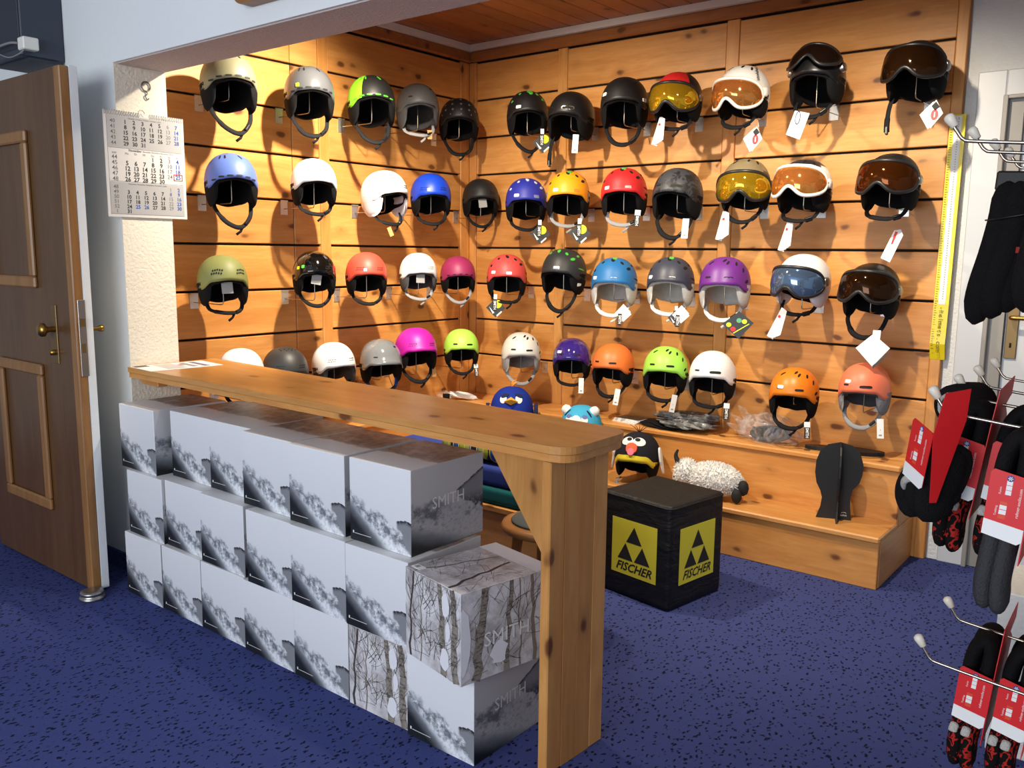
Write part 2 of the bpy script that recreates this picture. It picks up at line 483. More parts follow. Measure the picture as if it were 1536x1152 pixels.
spotlight((-2.46, 2.46, 2.44), (-2.60, 3.95, 0.60), 185, 118, 'white ceiling spotlight turned to the corner of the far slat wall')
spotlight((-1.08, 2.80, 2.44), (-1.35, 3.95, 0.45), 148, 122, 'white ceiling spotlight turned to the visor helmets')
spotlight((-1.95, 2.22, 2.44), (-2.05, 1.95, 0.88), 45, 95, 'added white ceiling spotlight, unseen, brightening the counter top')  # extra lamp added to brighten the counter; its fixture is never seen

# ------------------------------------------------------------------ stepped pine bench in the alcove
bench = thing('stepped_bench', 'two-step pine bench along the foot of the far slat wall', 'bench', (0, 0, 0))
BX = -0.915
def bpart(name, x0, x1, y0, y1, z0, z1, mat, bev=0.003):
    return plank_object(name, x0, x1, y0, y1, z0, z1, W[mat], bench, bev)
bpart('lower_tread', -3.038, BX, 3.545, 3.807, 0.198, 0.224, 'pine_x', 0.006)
bpart('lower_riser', -3.055, BX - 0.004, 3.560, 3.58, 0.0, 0.198, 'pine_x')
bpart('upper_tread', -3.293, BX - 0.002, 3.795, YW - 0.006, 0.445, 0.471, 'pine_x', 0.006)
bpart('upper_riser', -3.305, BX - 0.004, 3.808, 3.83, 0.198, 0.445, 'pine_x')
bpart('end_panel', BX - 0.022, BX - 0.002, 3.582, YW - 0.006, 0.0, 0.197, 'pine_y')
bpart('end_panel', BX - 0.022, BX - 0.002, 3.831, YW - 0.006, 0.2, 0.444, 'pine_y')
bench = thing('stepped_bench', 'two-step pine bench along the foot of the left slat wall', 'bench', (0, 0, 0))
bpart('lower_tread', -3.309, -3.04, YB + 0.03, 3.80, 0.198, 0.224, 'pine_y', 0.006)
bpart('lower_riser', -3.08, -3.06, YB + 0.03, 3.56, 0.0, 0.198, 'pine_y')
bpart('upper_tread', XL + 0.006, -3.295, YB + 0.03, YW - 0.005, 0.4445, 0.4705, 'pine_y', 0.006)
bpart('upper_riser', -3.33, -3.31, YB + 0.03, 3.808, 0.198, 0.445, 'pine_y')

# ------------------------------------------------------------------ counter
CT = thing('counter', 'long pine counter board on a plank leg across the alcove opening', 'counter', (-3.330, 1.745, 0), (0, 0, rad(-4.2)))
L = 2.205; D = 0.375
def rounded_rect(x0, x1, y0, y1, r, corners=(0, 1, 1, 0), n=6):
    pts = []
    for (cx, cy, a0, on) in ((x0, y0, 180, corners[0]), (x1, y0, 270, corners[1]), (x1, y1, 0, corners[2]), (x0, y1, 90, corners[3])):
        if not on: pts.append((cx, cy)); continue
        ox = cx + (r if cx == x0 else -r); oy = cy + (r if cy == y0 else -r)
        for k in range(n + 1):
            a = rad(a0 + 90 * k / n); pts.append((ox + r * cos(a), oy + r * sin(a)))
    return pts
def board_outline(inset, r):
    """slightly tapering counter board in plan, its two free corners rounded"""
    P = [V((-3.340 + inset * 0.2, 1.733 + inset, 0)), V((-1.160 - inset, 1.684 + inset, 0)), V((-1.160 - inset, 1.988 - inset, 0)), V((-3.340 + inset * 0.2, 2.128 - inset, 0))]
    Mi = (Matrix.Translation((-3.330, 1.745, 0)) @ Matrix.Rotation(rad(-4.2), 4, 'Z')).inverted()
    out = []
    for k, p in enumerate(P):
        if k in (0, 3): out.append(p); continue
        a = (P[k - 1] - p).normalized(); b = (P[(k + 1) % 4] - p).normalized()
        for q in range(9):
            t = q / 8
            out.append(p + a * r * (1 - t) ** 2 + b * r * t ** 2)
    return [((Mi @ p).x, (Mi @ p).y) for p in out]
MB().prism(board_outline(0.0, 0.075), 0.859, 0.879).build('top_board', W['counter_x'], CT)
MB().prism(board_outline(0.005, 0.072), 0.838, 0.8568).build('under_board', W['counter_x'], CT)
for o in list(CT.children):
    md = o.modifiers.new('edge', 'BEVEL'); md.width = 0.004; md.segments = 2; md.limit_method = 'ANGLE'; md.angle_limit = rad(50)
PX0 = 2.088
# plank leg out of three glued staves
for k in range(4):
    y0 = 0.096 + k * 0.0602
    o = MB().box(-0.015, 0.015, -0.0300, 0.0300, -0.4182, 0.4182, bev=0.0008 if 0 < k < 3 else 0.003, seg=1).build('leg_stave', W['counter_z'], CT, (PX0 + 0.015, y0 + 0.030, 0.4187))
Mg = frame((0, 0.20, 0), (1, 0, 0), (0, 0, 1))
MB().prism([(PX0, 0.834), (PX0 - 0.285, 0.834), (PX0 - 0.265, 0.81), (PX0, 0.46)], -0.013, 0.013, M=Mg).build('bracket', W['counter_z'], CT)
MB().box(0.012, 0.16, 0.03, 0.07, 0.811, 0.8345, bev=0.002).build('ledger', W['counter_x'], CT)

# notices lying on the counter end by the pillar
nt = thing('notice_sheets', 'printed paper notices lying on the counter end by the pillar', 'paper', (-3.325, 1.80, 0.8792), (0, 0, rad(-5)))
m = MB(); m.box(0.0, 0.19, -0.06, 0.24, 0.0002, 0.0012); m.build('sheet', PAPER, nt)
for b_, rgb_ in (((0.003, 0.045, -0.055, 0.0), (70, 70, 74)), ((0.01, 0.17, 0.02, 0.10), (196, 190, 186)), ((0.02, 0.16, 0.125, 0.15), (150, 150, 152)), ((0.02, 0.17, 0.17, 0.195), (128, 110, 140)), ((0.06, 0.1, 0.102, 0.122), (186, 110, 130))):
    MB().box(*b_, 0.0012, 0.0015).build('printed_block', plain('notice_print_%d' % rgb_[0], rgb_, 0.6), nt)

# ------------------------------------------------------------------ helmet boxes
def powder_mat(name, ua, va, kind):
    """printed photograph of a powder cloud, side and top also toned for shade and warm light; ua, va = (axis, offset, scale) of the print"""
    t = NT(name); co = t.coord()
    sep = t.n('ShaderNodeSeparateXYZ'); t.put(sep.inputs[0], co)
    u = t.math('MULTIPLY_ADD', sep.outputs[ua[0]], ua[2], ua[1])
    v = t.math('MULTIPLY_ADD', sep.outputs[va[0]], va[2], va[1])
    uv = t.n('ShaderNodeCombineXYZ'); t.put(uv.inputs[0], u); t.put(uv.inputs[1], v)
    uv = uv.outputs[0]
    n1 = t.noise(uv, 4.0, 8, 0.62); n2 = t.noise(uv, 11, 6, 0.65); n3 = t.noise(t.mapping(uv, (1, 1, 1), (3, 7, 0)), 22, 5, 0.7)
    sky = t.mix(v, srgb(206, 208, 214), srgb(222, 223, 227))
    if kind == 'side': sky = t.mix(v, srgb(176, 175, 178), srgb(196, 195, 197))  # end-face shade is put into this darker print colour
    if kind == 'top':
        f = t.step(t.math('ADD', u, t.math('MULTIPLY_ADD', n1, 0.25, -0.12)), 0.36, 0.42)
        smoke = t.mix(t.step(n2, 0.35, 0.7), srgb(146, 132, 124), srgb(96, 84, 80))  # smoke print tinted brown to paint in warm light reflected off the wood
        smoke = t.mix(t.step(n1, 0.45, 0.65), smoke, srgb(176, 164, 156))
        return t.set(t.mix(f, srgb(228, 226, 225), smoke), 0.35)
    if kind == 'front':
        crest = t.math('MULTIPLY_ADD', u, -0.42, 0.60); slope = t.math('MULTIPLY_ADD', u, -0.74, 0.46)
    else:
        crest = t.math('MULTIPLY_ADD', u, -0.12, 0.60); slope = t.math('MULTIPLY_ADD', u, -0.42, 0.30)
    dv = t.math('SUBTRACT', v, t.math('ADD', crest, t.math('MULTIPLY_ADD', n1, 0.50, -0.26)))
    below = t.math('SUBTRACT', 1.0, t.step(t.math('ADD', dv, t.math('MULTIPLY_ADD', n2, 0.2, -0.1)), -0.08, 0.03))
    snow = t.mix(t.step(n3, 0.45, 0.75), srgb(226, 230, 236), srgb(168, 172, 180))
    if kind == 'side': snow = t.mix(t.step(n3, 0.45, 0.75), srgb(178, 178, 182), srgb(138, 138, 142))  # snow print darkened too, same painted end-face shade
    col = t.mix(below, sky, snow)
    band = t.math('MULTIPLY', t.step(t.math('ADD', dv, t.math('MULTIPLY_ADD', n3, 0.14, -0.07)), -0.22, -0.10), t.math('SUBTRACT', 1.0, t.step(t.math('ADD', dv, t.math('MULTIPLY_ADD', n2, 0.14, -0.07)), -0.05, 0.04)))
    band = t.math('MULTIPLY', band, t.step(n2, 0.34, 0.58))
    if kind == 'side': band = t.math('MULTIPLY', band, t.math('SUBTRACT', 1.0, t.step(u, 0.3, 0.6)))
    col = t.mix(t.math('MULTIPLY', band, 0.9), col, srgb(84, 88, 96))
    if kind == 'side':
        b2 = t.math('MULTIPLY', t.step(n2, 0.5, 0.62), t.math('MULTIPLY', t.step(v, 0.2, 0.3), t.math('SUBTRACT', 1.0, t.step(v, 0.38, 0.48))))
        col = t.mix(t.math('MULTIPLY', b2, 0.6), col, srgb(96, 94, 94))
    ds = t.math('SUBTRACT', t.math('ADD', slope, t.math('MULTIPLY_ADD', n1, 0.12, -0.06)), v)
    col = t.mix(t.step(ds, -0.10, 0.06), col, srgb(120, 124, 132))
    col = t.mix(t.step(ds, -0.02, 0.20), col, srgb(24, 27, 32))
    # rock ridge
    if kind == 'front':
        a = t.math('SUBTRACT', t.math('MULTIPLY_ADD', n3, 0.05, 0.385), t.math('MULTIPLY', t.math('ABSOLUTE', t.math('SUBTRACT', u, 0.92)), 0.25))
        inside = t.math('MULTIPLY', t.step(u, 0.76, 0.80), t.math('SUBTRACT', 1.0, t.step(t.math('SUBTRACT', v, a), -0.004, 0.004)))
        low = t.step(t.math('ADD', v, t.math('MULTIPLY_ADD', u, 1.5, t.math('MULTIPLY', n2, 0.25))), 1.60, 1.66)
        inside = t.math('MULTIPLY', inside, low)
        edge = t.step(t.math('SUBTRACT', v, a), -0.06, -0.01)
    else:
        a = t.math('MULTIPLY_ADD', u, 0.52, t.math('MULTIPLY_ADD', n3, 0.05, 0.28))
        inside = t.math('MULTIPLY', t.step(u, 0.60, 0.63), t.math('SUBTRACT', 1.0, t.step(t.math('SUBTRACT', v, a), -0.004, 0.006)))
        low = t.step(t.math('ADD', v, t.math('MULTIPLY_ADD', u, 0.55, t.math('MULTIPLY', n2, 0.22))), 0.96, 1.0)
        inside = t.math('MULTIPLY', inside, low)
        edge = t.math('ADD', t.step(t.math('SUBTRACT', v, a), -0.05, -0.01), t.math('SUBTRACT', 1.0, t.step(v, 0.38, 0.6)))
    rock = t.mix(t.math('MULTIPLY', edge, t.step(n3, 0.3, 0.55)), srgb(128, 130, 136), srgb(30, 31, 35))
    col = t.mix(inside, col, rock)
    return t.set(col, 0.45)
BW, BH, BD = 0.25, 0.25, 0.31
PM = [powder_mat('powder_print_front', (0, 0.5, 4.0), (2, 0.0, 4.0), 'front'), powder_mat('powder_print_side_shaded', (1, 0.5, 1 / 0.31), (2, 0.0, 4.0), 'side'),
      powder_mat('powder_print_top_warm', (1, 0.5, 1 / 0.31), (0, 0.5, 4.0), 'top')]
PRINTLIGHT = plain('silver_print', (226, 224, 222), 0.3)
CARD = plain('grey_card', (196, 196, 198), 0.6)
def card_box_mesh(w, d, h):
    m = MB(); b = 0.0012
    m.box(-w / 2, w / 2, -d / 2, d / 2, 0, h, bev=b)
    m2 = MB()
    for f in m.f:
        n = (V(m.v[f[1]]) - V(m.v[f[0]])).cross(V(m.v[f[2]]) - V(m.v[f[1]])).normalized()
        m2.f.append(f); m2.sm.append(False)
        m2.m.append(2 if n.z > 0.9 else (0 if n.y < -0.6 else 1))
    m2.v = m.v
    return m2
def smith_text(parent, w, u=0.0, z=0.135, size=0.050, off=0.0006):
    m = MB().text('SMITH', size, M=frame((w / 2 + off, u, z), (0, 1, 0), (0, 0, 1)))
    return m.build('lettering', PRINTLIGHT, parent)
def powder_box(x0, x1, yf, z, rz=0.0, label='', tilt=0):
    w = x1 - x0
    r = thing('helmet_box', label, 'box', ((x0 + x1) / 2, yf + BD / 2, z), (0, 0, rad(rz)), 'stacked cardboard helmet boxes')
    card_box_mesh(w, BD, BH - 0.0005).build('carton', PM, r)
    smith_text(r, w)
    m = MB(); m.box(-w / 2 + 0.012, -w / 2 + 0.017, -BD / 2 - 0.0006, -BD / 2, 0.022, 0.030); m.box(-w / 2 + 0.02, -w / 2 + 0.09, -BD / 2 - 0.0006, -BD / 2, 0.0225, 0.0238)
    m.build('small_print', PRINTLIGHT, r)
    return r

BIRCH_BG = NT('snowy_birch_print'); 
_co = BIRCH_BG.coord()
BIRCH_BG.set(BIRCH_BG.mix(BIRCH_BG.step(BIRCH_BG.noise(_co, 14, 7, 0.65), 0.35, 0.7), srgb(214, 212, 216), srgb(160, 154, 154)), 0.35)
BIRCH_BG = BIRCH_BG.mat
def _bark():
    t = NT('birch_bark_print'); co = t.coord()
    n = t.noise(t.mapping(co, (40, 40, 150)), 1, 5, 0.7)
    return t.set(t.mix(t.step(n, 0.45, 0.62), srgb(142, 134, 124), srgb(84, 78, 72)), 0.35)
BARK = _bark()
TWIG = plain('dark_twig_print', (72, 66, 64), 0.4)
TWIG2 = plain('pale_twig_print', (132, 122, 112), 0.4)
SNOWP = plain('snow_print', (224, 224, 230), 0.35)
def strip2d(m, pts, ws, mat, M, z):
    rows = []
    for i, (x, y) in enumerate(pts):
        a = pts[max(i - 1, 0)]; b = pts[min(i + 1, len(pts) - 1)]
        t = V((b[0] - a[0], b[1] - a[1], 0)).normalized(); nn = V((-t.y, t.x, 0)) * ws[i] / 2
        rows.append([(x + nn.x, y + nn.y, z), (x - nn.x, y - nn.y, z)])
    m.grid(rows, mat, M, smooth=False)
def birch_face(m, M, w, h, rng, trunks, twigs, snow):
    """flat print of birch trunks and twigs over a w x h face, origin at its lower left corner"""
    cl = lambda x, a, b: max(a, min(b, x))
    k = 0
    def z():
        nonlocal k; k += 1; return 0.0004 + k * 0.000006
    for (x0, x1, wd, mt) in trunks:
        pts = []; ws = []
        for i in range(9):
            f = i / 8; pts.append((cl((x0 + (x1 - x0) * f + rng.uniform(-.006, .006)), wd / 2 + .001, w - wd / 2 - .001), 0.002 + (h - 0.004) * f)); ws.append(wd * (1 - 0.35 * f) * rng.uniform(.85, 1.1))
        strip2d(m, pts, ws, mt, M, z())
    for i in range(twigs):
        x = rng.uniform(0.01, w - 0.01); y = rng.uniform(0.02, h - 0.02); a = rng.uniform(20, 160) if rng.random() < .75 else rng.uniform(-60, 240)
        ln = rng.uniform(0.03, 0.11); pts = []; ws = []; wd = rng.uniform(0.0008, 0.0022); a = rad(a); cv = rng.uniform(-.12, .12)
        for j in range(7):
            pts.append((cl(x, .002, w - .002), cl(y, .002, h - .002))); ws.append(wd * (1 - j / 8)); x += cos(a) * ln / 6; y += sin(a) * ln / 6; a += cv + rng.uniform(-.12, .12)
        if abs(pts[-1][0] - pts[-2][0]) + abs(pts[-1][1] - pts[-2][1]) < 1e-4: continue
        strip2d(m, pts, ws, 1 if rng.random() < .6 else 2, M, z())
    for (x, y, rx, ry) in snow:
        n = 14; zz = z()
        P = [(cl(x + rx * cos(2 * pi * q / n) * rng.uniform(.7, 1.15), .001, w - .001), cl(y + ry * sin(2 * pi * q / n) * rng.uniform(.8, 1.1), .001, h - .001), zz) for q in range(n)]
        m.add(P, [list(range(n))], 3, M)
def birch_box(cx, cy, z, rz, label, w=0.255, d=0.315, h=0.25):
    r = thing('helmet_box', label, 'box', (cx, cy, z), (0, 0, rad(rz)), 'stacked cardboard helmet boxes')
    m = MB().box(-w / 2, w / 2, -d / 2, d / 2, 0, h - 0.0005, bev=0.0012); m.build('carton', BIRCH_BG, r)
    rng = random.Random(31)
    m = MB()
    Mf = frame((-w / 2, -d / 2, 0), (1, 0, 0), (0, 0, 1))
    birch_face(m, Mf, w, h, rng, [(0.185, 0.165, 0.030, 0), (0.232, 0.222, 0.030, 0), (0.02, 0.035, 0.010, 1), (0.075, 0.08, 0.006, 2)], 150,
               [(0.19, 0.20, 0.016, 0.035), (0.185, 0.05, 0.022, 0.03), (0.20, 0.13, 0.010, 0.03)])
    Ms = frame((w / 2, -d / 2, 0), (0, 1, 0), (0, 0, 1))
    birch_face(m, Ms, d, h, rng, [(0.05, 0.075, 0.034, 0), (0.15, 0.165, 0.020, 0), (0.25, 0.235, 0.014, 2), (0.285, 0.30, 0.012, 2), (0.20, 0.19, 0.006, 2)], 100,
               [(0.125, 0.06, 0.03, 0.035), (0.01, 0.12, 0.02, 0.1)])
    Mt = frame((-w / 2, -d / 2, h - 0.0005), (1, 0, 0), (0, 1, 0))
    birch_face(m, Mt, w, d * 0.78, rng, [(0.20, 0.15, 0.012, 1), (0.04, 0.10, 0.008, 2)], 50, [])
    m.add([(0, d * .8, .0005), (w, d * .8, .0005), (w, d, .0005), (0, d, .0005)], [(0, 1, 2, 3)], 3, Mt)
    m.build('birch_print', [BARK, TWIG, TWIG2, SNOWP], r)
    smith_text(r, w, -0.006, 0.105, 0.056, 0.0022)
    m = MB().box(-w / 2 + 0.01, -w / 2 + 0.05, -d / 2 + 0.012, -d / 2 + 0.035, h, h + 0.001); m.build('sticker', PAPER, r)
    MB().box(-w / 2 + 0.018, -w / 2 + 0.032, -d / 2 + 0.017, -d / 2 + 0.030, h + 0.001, h + 0.0014).build('sticker_print', INKGREY, r)
    return r
PB = 'white helmet box with powder-cloud print, '
R3 = [(-3.225, -2.965), (-2.960, -2.705), (-2.700, -2.440), (-2.435, -2.165), (-2.160, -1.900)]
lab3 = ['bottom of the stack against the pillar', 'bottom layer, second from the pillar', 'bottom layer, third from the pillar', 'bottom layer, fourth from the pillar', 'bottom layer, right beside the lower birch box']
for (a, b), lb, y in zip(R3, lab3, (1.625, 1.628, 1.628, 1.622, 1.618)): powder_box(a, b, y, 0.0, 0, PB + lb)
birch_box(-1.762, 1.612 + 0.1575, 0.0, 0, 'birch-forest print helmet box in the bottom layer between two powder boxes')
powder_box(-1.632, -1.384, 1.600, 0.0, 0, PB + 'alone under the tilted birch box')
R2 = [(-3.205, -2.955, 1.637, 0), (-2.950, -2.700, 1.648, 0), (-2.698, -2.438, 1.634, 0), (-2.405, -2.168, 1.622, 0), (-2.163, -1.905, 1.617, 0), (-1.898, -1.637, 1.612, 0)]
lab2 = ['middle layer against the pillar', 'middle layer, second from the pillar', 'middle layer, third from the pillar', 'middle layer, fourth from the pillar', 'middle layer, fifth from the pillar', 'middle layer, beside the upper birch box']
for (a, b, y, rz), lb in zip(R2, lab2): powder_box(a, b, y, 0.25, rz, PB + lb)
bb = birch_box(0, 0, 0.25, -12.0, 'birch-forest print helmet box turned askew at the end of the middle layer')
_f = V((0.2556, -0.0545, 0)); _c = V((-1.630, 1.594, 0)) + _f / 2
bb.location = (_c.x + 0.1575 * sin(rad(12)), _c.y + 0.1575 * cos(rad(12)), 0.25)
R1 = [(-3.272, -3.018, 1.655, 0), (-2.985, -2.728, 1.703, 0), (-2.726, -2.472, 1.700, 0), (-2.468, -2.202, 1.660, 0), (-2.198, -1.934, 1.645, 0), (-1.914, -1.660, 1.648, 0)]
lab1 = ['top layer, jutting out against the pillar', 'top layer, second from the pillar', 'top layer, third from the pillar', 'top layer, fourth from the pillar', 'top layer, fifth from the pillar', 'top layer, the end one above the birch box']
for (a, b, y, rz), lb in zip(R1, lab1): powder_box(a, b, y, 0.50, rz, PB + lb)

# ------------------------------------------------------------------ black cube seat with yellow emblem
CUBE = thing('cube_stool', 'black fabric cube stool with yellow emblem squares on its sides', 'stool', (-1.607, 3.012, 0), (0, 0, rad(-9.5)))
cw = 0.345; chh = 0.415
def cube_cloth():
    t = NT('black_cube_cloth'); co = t.coord()
    n = t.noise(t.mapping(co, (1, 1, 2.2)), 9, 4, 0.55, dist=0.6)
    t.set(srgb(20, 20, 22), 0.55, spec=0.35); t.bump(n, 0.55, 0.02)
    return t.mat
CLOTH = cube_cloth()
bm = bmesh.new(); bmesh.ops.create_cube(bm, size=1)
bmesh.ops.scale(bm, vec=(cw, cw, chh), verts=bm.verts); bmesh.ops.translate(bm, vec=(0, 0, chh / 2), verts=bm.verts)
bmesh.ops.bevel(bm, geom=bm.edges[:], offset=0.022, segments=4, profile=0.6, affect='EDGES')
mm = MB(); mm.bm(bm, 0, None, True); mm.build('cover', CLOTH, CUBE)
MB().tube([(x, y, chh - 0.012) for x, y in rounded_rect(-cw / 2 - .001, cw / 2 + .001, -cw / 2 - .001, cw / 2 + .001, 0.025, (1, 1, 1, 1), 5)], 0.004, 6, closed=True).build('piping', CLOTH, CUBE)
EMY = plain('emblem_yellow', (226, 214, 58), 0.6)
def emblem(M):
    m = MB(); s = 0.112
    m.box(-s, s, -s, s, 0.0, 0.001, 0)
    p = m.build('emblem_square', EMY, CUBE); p.matrix_local = M
    m = MB()
    tri = lambda cx, cy, w, h: m.add([(cx - w / 2, cy - h / 2, 0.0016), (cx + w / 2, cy - h / 2, 0.0016), (cx, cy + h / 2, 0.0016)], [(0, 1, 2)], 0)
    w, h = 0.078, 0.068
    tri(0, 0.056, w, h); tri(-w / 2 - .003, 0.056 - h - 0.005, w, h); tri(w / 2 + .003, 0.056 - h - 0.005, w, h)
    m.text('FISCHER', 0.048, 0, Matrix.Translation((0, -0.080, 0.0016)), bold=0.022, shear=0.35, sx=1.0)
    m.build('emblem', INK, p)
emblem(frame((-0.0, -cw / 2 - 0.0004, 0.205), (1, 0, 0), (0, 0, 1)))
emblem(frame((cw / 2 + 0.0004, 0.0, 0.205), (0, 1, 0), (0, 0, 1)))

# ------------------------------------------------------------------ seat bench with cushions behind the counter, stool
sb = thing('seat_box', 'low wooden seat box behind the counter under the blue and teal pads', 'bench', (0, 0, 0))
plank_object('front_board', -3.0, -1.93, 2.70, 2.72, 0.0, 0.275, W['counter_x'], sb)
plank_object('seat_board', -3.0, -1.92, 2.69, 3.06, 0.275, 0.30, W['counter_x'], sb)
plank_object('side_board', -1.95, -1.93, 2.72, 3.05, 0.0, 0.275, W['counter_y'], sb)
def pad(name, mat, x0, x1, y0, y1, z0, z1, label):
    cx, cy = (x0 + x1) / 2, (y0 + y1) / 2
    o = MB().box(x0 - cx, x1 - cx, y0 - cy, y1 - cy, 0, z1 - z0, bev=0.022, seg=4).build(name, mat, None, (cx, cy, z0))
    return tag(o, label, 'cushion')
pad('seat_cushion', fabric('teal_felt', (28, 92, 98)), -2.98, -1.94, 2.70, 3.04, 0.301, 0.374, 'teal seat pad lying on the seat box behind the counter')
pad('seat_cushion', fabric('blue_felt', (48, 66, 140)), -2.98, -1.96, 2.71, 3.04, 0.375, 0.458, 'blue seat pad lying on top of the teal pad')
def plaid():
    t = NT('plaid_cloth'); co = t.mapping(t.coord(), (1, 1, 1), rot=(0, 0, 0.6))
    sep = t.n('ShaderNodeSeparateXYZ'); t.put(sep.inputs[0], co)
    a = t.math('FRACT', t.math('MULTIPLY', sep.outputs[0], 17)); b = t.math('FRACT', t.math('MULTIPLY', sep.outputs[1], 17))
    c = t.mix(t.step(a, 0.45, 0.5), srgb(30, 84, 168), srgb(20, 30, 60))
    c = t.mix(t.math('MULTIPLY', t.step(b, 0.45, 0.5), 0.75), c, srgb(196, 214, 60))
    c = t.mix(t.math('GREATER_THAN', t.math('FRACT', t.math('MULTIPLY', sep.outputs[0], 34)), 0.86), c, srgb(232, 226, 90))
    return t.set(c, 0.9)
bm = bmesh.new(); bmesh.ops.create_icosphere(bm, subdivisions=4, radius=1)
for v in bm.verts:
    n = sin(v.co.x * 6) * .05 + sin(v.co.y * 7 + 1) * .06 + sin(v.co.x * 13 + v.co.y * 11) * .03
    v.co = V((math.copysign(abs(v.co.x) ** 0.6, v.co.x) * 0.27, math.copysign(abs(v.co.y) ** 0.7, v.co.y) * 0.11, math.copysign(abs(v.co.z) ** 0.7, v.co.z) * (0.045 + n * 0.2) + 0.056))
mm = MB(); mm.bm(bm, 0, None, True)
tag(mm.build('plaid_shirt', plaid(), None, (-2.345, 2.84, 0.459)), 'crumpled blue and yellow plaid cloth lying on the blue pad', 'cloth')
bm = None
st = thing('round_stool', 'round wooden stool with a grey pad behind the counter leg', 'stool', (-1.715, 2.37, 0))
MB().lathe([(0.0, 0.385), (0.14, 0.385), (0.156, 0.392), (0.162, 0.404), (0.156, 0.417), (0.14, 0.420), (0.0, 0.420)], 32).build('seat', W['stool'], st)
MB().lathe([(0.0, 0.4205), (0.120, 0.4205), (0.126, 0.424), (0.122, 0.429), (0.0, 0.430)], 32).build('pad', fabric('grey_felt', (92, 98, 100)), st)
for k in range(4):
    a = rad(45 + 90 * k)
    MB().tube([(0.10 * cos(a), 0.10 * sin(a), 0.386), (0.145 * cos(a), 0.145 * sin(a), 0.0)], [0.019, 0.015], 10).build('leg', W['stool'], st)
for k in range(4):
    a, b = rad(45 + 90 * k), rad(135 + 90 * k)
    MB().tube([(0.125 * cos(a), 0.125 * sin(a), 0.16), (0.125 * cos(b), 0.125 * sin(b), 0.16)], 0.010, 8).build('rung', W['stool'], st)

# ------------------------------------------------------------------ calendar, key ring, fittings on the front wall
cal = thing('wall_calendar', 'spiral-bound white wall calendar showing three months on the pillar', 'calendar', (XR + 0.012, 1.857, 1.47))
CWD, CH = 0.332, 0.402
CALW = plain('calendar_white', (204, 203, 202), 0.7)
CALG = plain('calendar_grey_ink', (104, 104, 108), 0.7)
CALB = plain('calendar_blue_ink', (30, 74, 160), 0.7)
Mc = frame((0, -CWD / 2, 0), (0, 1, 0), (0, 0, 1))
MB().box(0, CWD, 0, CH, -0.004, 0.0, M=Mc).build('back_card', CALW, cal)
GREYP = plain('calendar_grey', (166, 166, 168), 0.7)
blocks = [(0.263, 0.385, GREYP), (0.137, 0.261, CALW), (0.012, 0.134, GREYP)]
for y0, y1, mt in blocks: MB().box(0.012, CWD - 0.012, y0, y1, 0.0, 0.0015, M=Mc).build('month_sheet', mt, cal)
m = MB()
Zt = 0.0019
def put(txt, x, y, size, mt, bold=0.015):
    m.text(txt, size, mt, Mc @ Matrix.Translation((x, y, Zt)), bold=bold)
cols = [0.085 + 0.0355 * i for i in range(7)]
def month(weeks, first_col, ndays, ytop, dy, size, specials):
    row = 0; c = first_col
    for wk_i, wk in enumerate(weeks): put(str(wk), 0.035, ytop - wk_i * dy, size, 1, 0.005)
    for d in range(1, ndays + 1):
        mt = specials.get(d, 1 if c == 5 else (2 if c == 6 else 0))
        put(str(d), cols[c], ytop - row * dy, size, mt, 0.004 if c == 5 else 0.026)
        c += 1
        if c == 7: c = 0; row += 1
put('Oktober October Octobre Ottobre 2018', 0.165, 0.377, 0.008, 1, 0)
month([40, 41, 42, 43, 44], 0, 31, 0.362, 0.0205, 0.021, {})
put('November', 0.120, 0.256, 0.012, 0); put('November Novembre Novembre 2018', 0.215, 0.2555, 0.008, 1, 0)
for i, s in enumerate(('KW', 'Mo', 'Di', 'Mi', 'Do', 'Fr', 'Sa', 'So')): put(s, 0.035 if i == 0 else cols[i - 1], 0.243, 0.011, 1, 0)
month([44, 45, 46, 47, 48], 3, 30, 0.227, 0.0205, 0.023, {1: 2})
put('Dezember December Décembre Dicembre 2018', 0.165, 0.128, 0.008, 1, 0)
month([48, 49, 50, 51, 52, 1], 5, 31, 0.1145, 0.0185, 0.020, {25: 2, 26: 2, 8: 2})
tag(m.build('print', [INK, CALG, CALB], cal), kind='stuff')
x, y = cols[6], 0.227 - 3 * 0.0205
m = MB()
for b in ((-0.019, 0.019, 0.0105, 0.0125), (-0.019, 0.019, -0.0125, -0.0105), (-0.019, -0.017, -0.0125, 0.0125), (0.017, 0.019, -0.0125, 0.0125)):
    m.box(x + b[0], x + b[1], y + b[2], y + b[3], 0.0016, 0.003, M=Mc)
m.build('date_marker', INKRED, cal)
m = MB()
for i in range(34):
    xx = 0.008 + i * (CWD - 0.016) / 33
    if 0.145 < xx < 0.187: continue
    m.tube([Mc @ V((xx, CH - 0.008 + 0.009 * sin(a), 0.005 * cos(a) - 0.001)) for a in [2 * pi * k / 8 for k in range(8)]], 0.0011, 5, closed=True)
tag(m.build('spiral_binding', STEEL, cal), kind='stuff')
m = MB().tube([Mc @ V((0.166 + 0.014 * cos(a), CH + 0.004 + 0.016 * sin(a), 0.0)) for a in [2 * pi * k / 16 for k in range(16)]], 0.0012, 6, closed=True)
m.build('hanger', WHITEPL, cal)

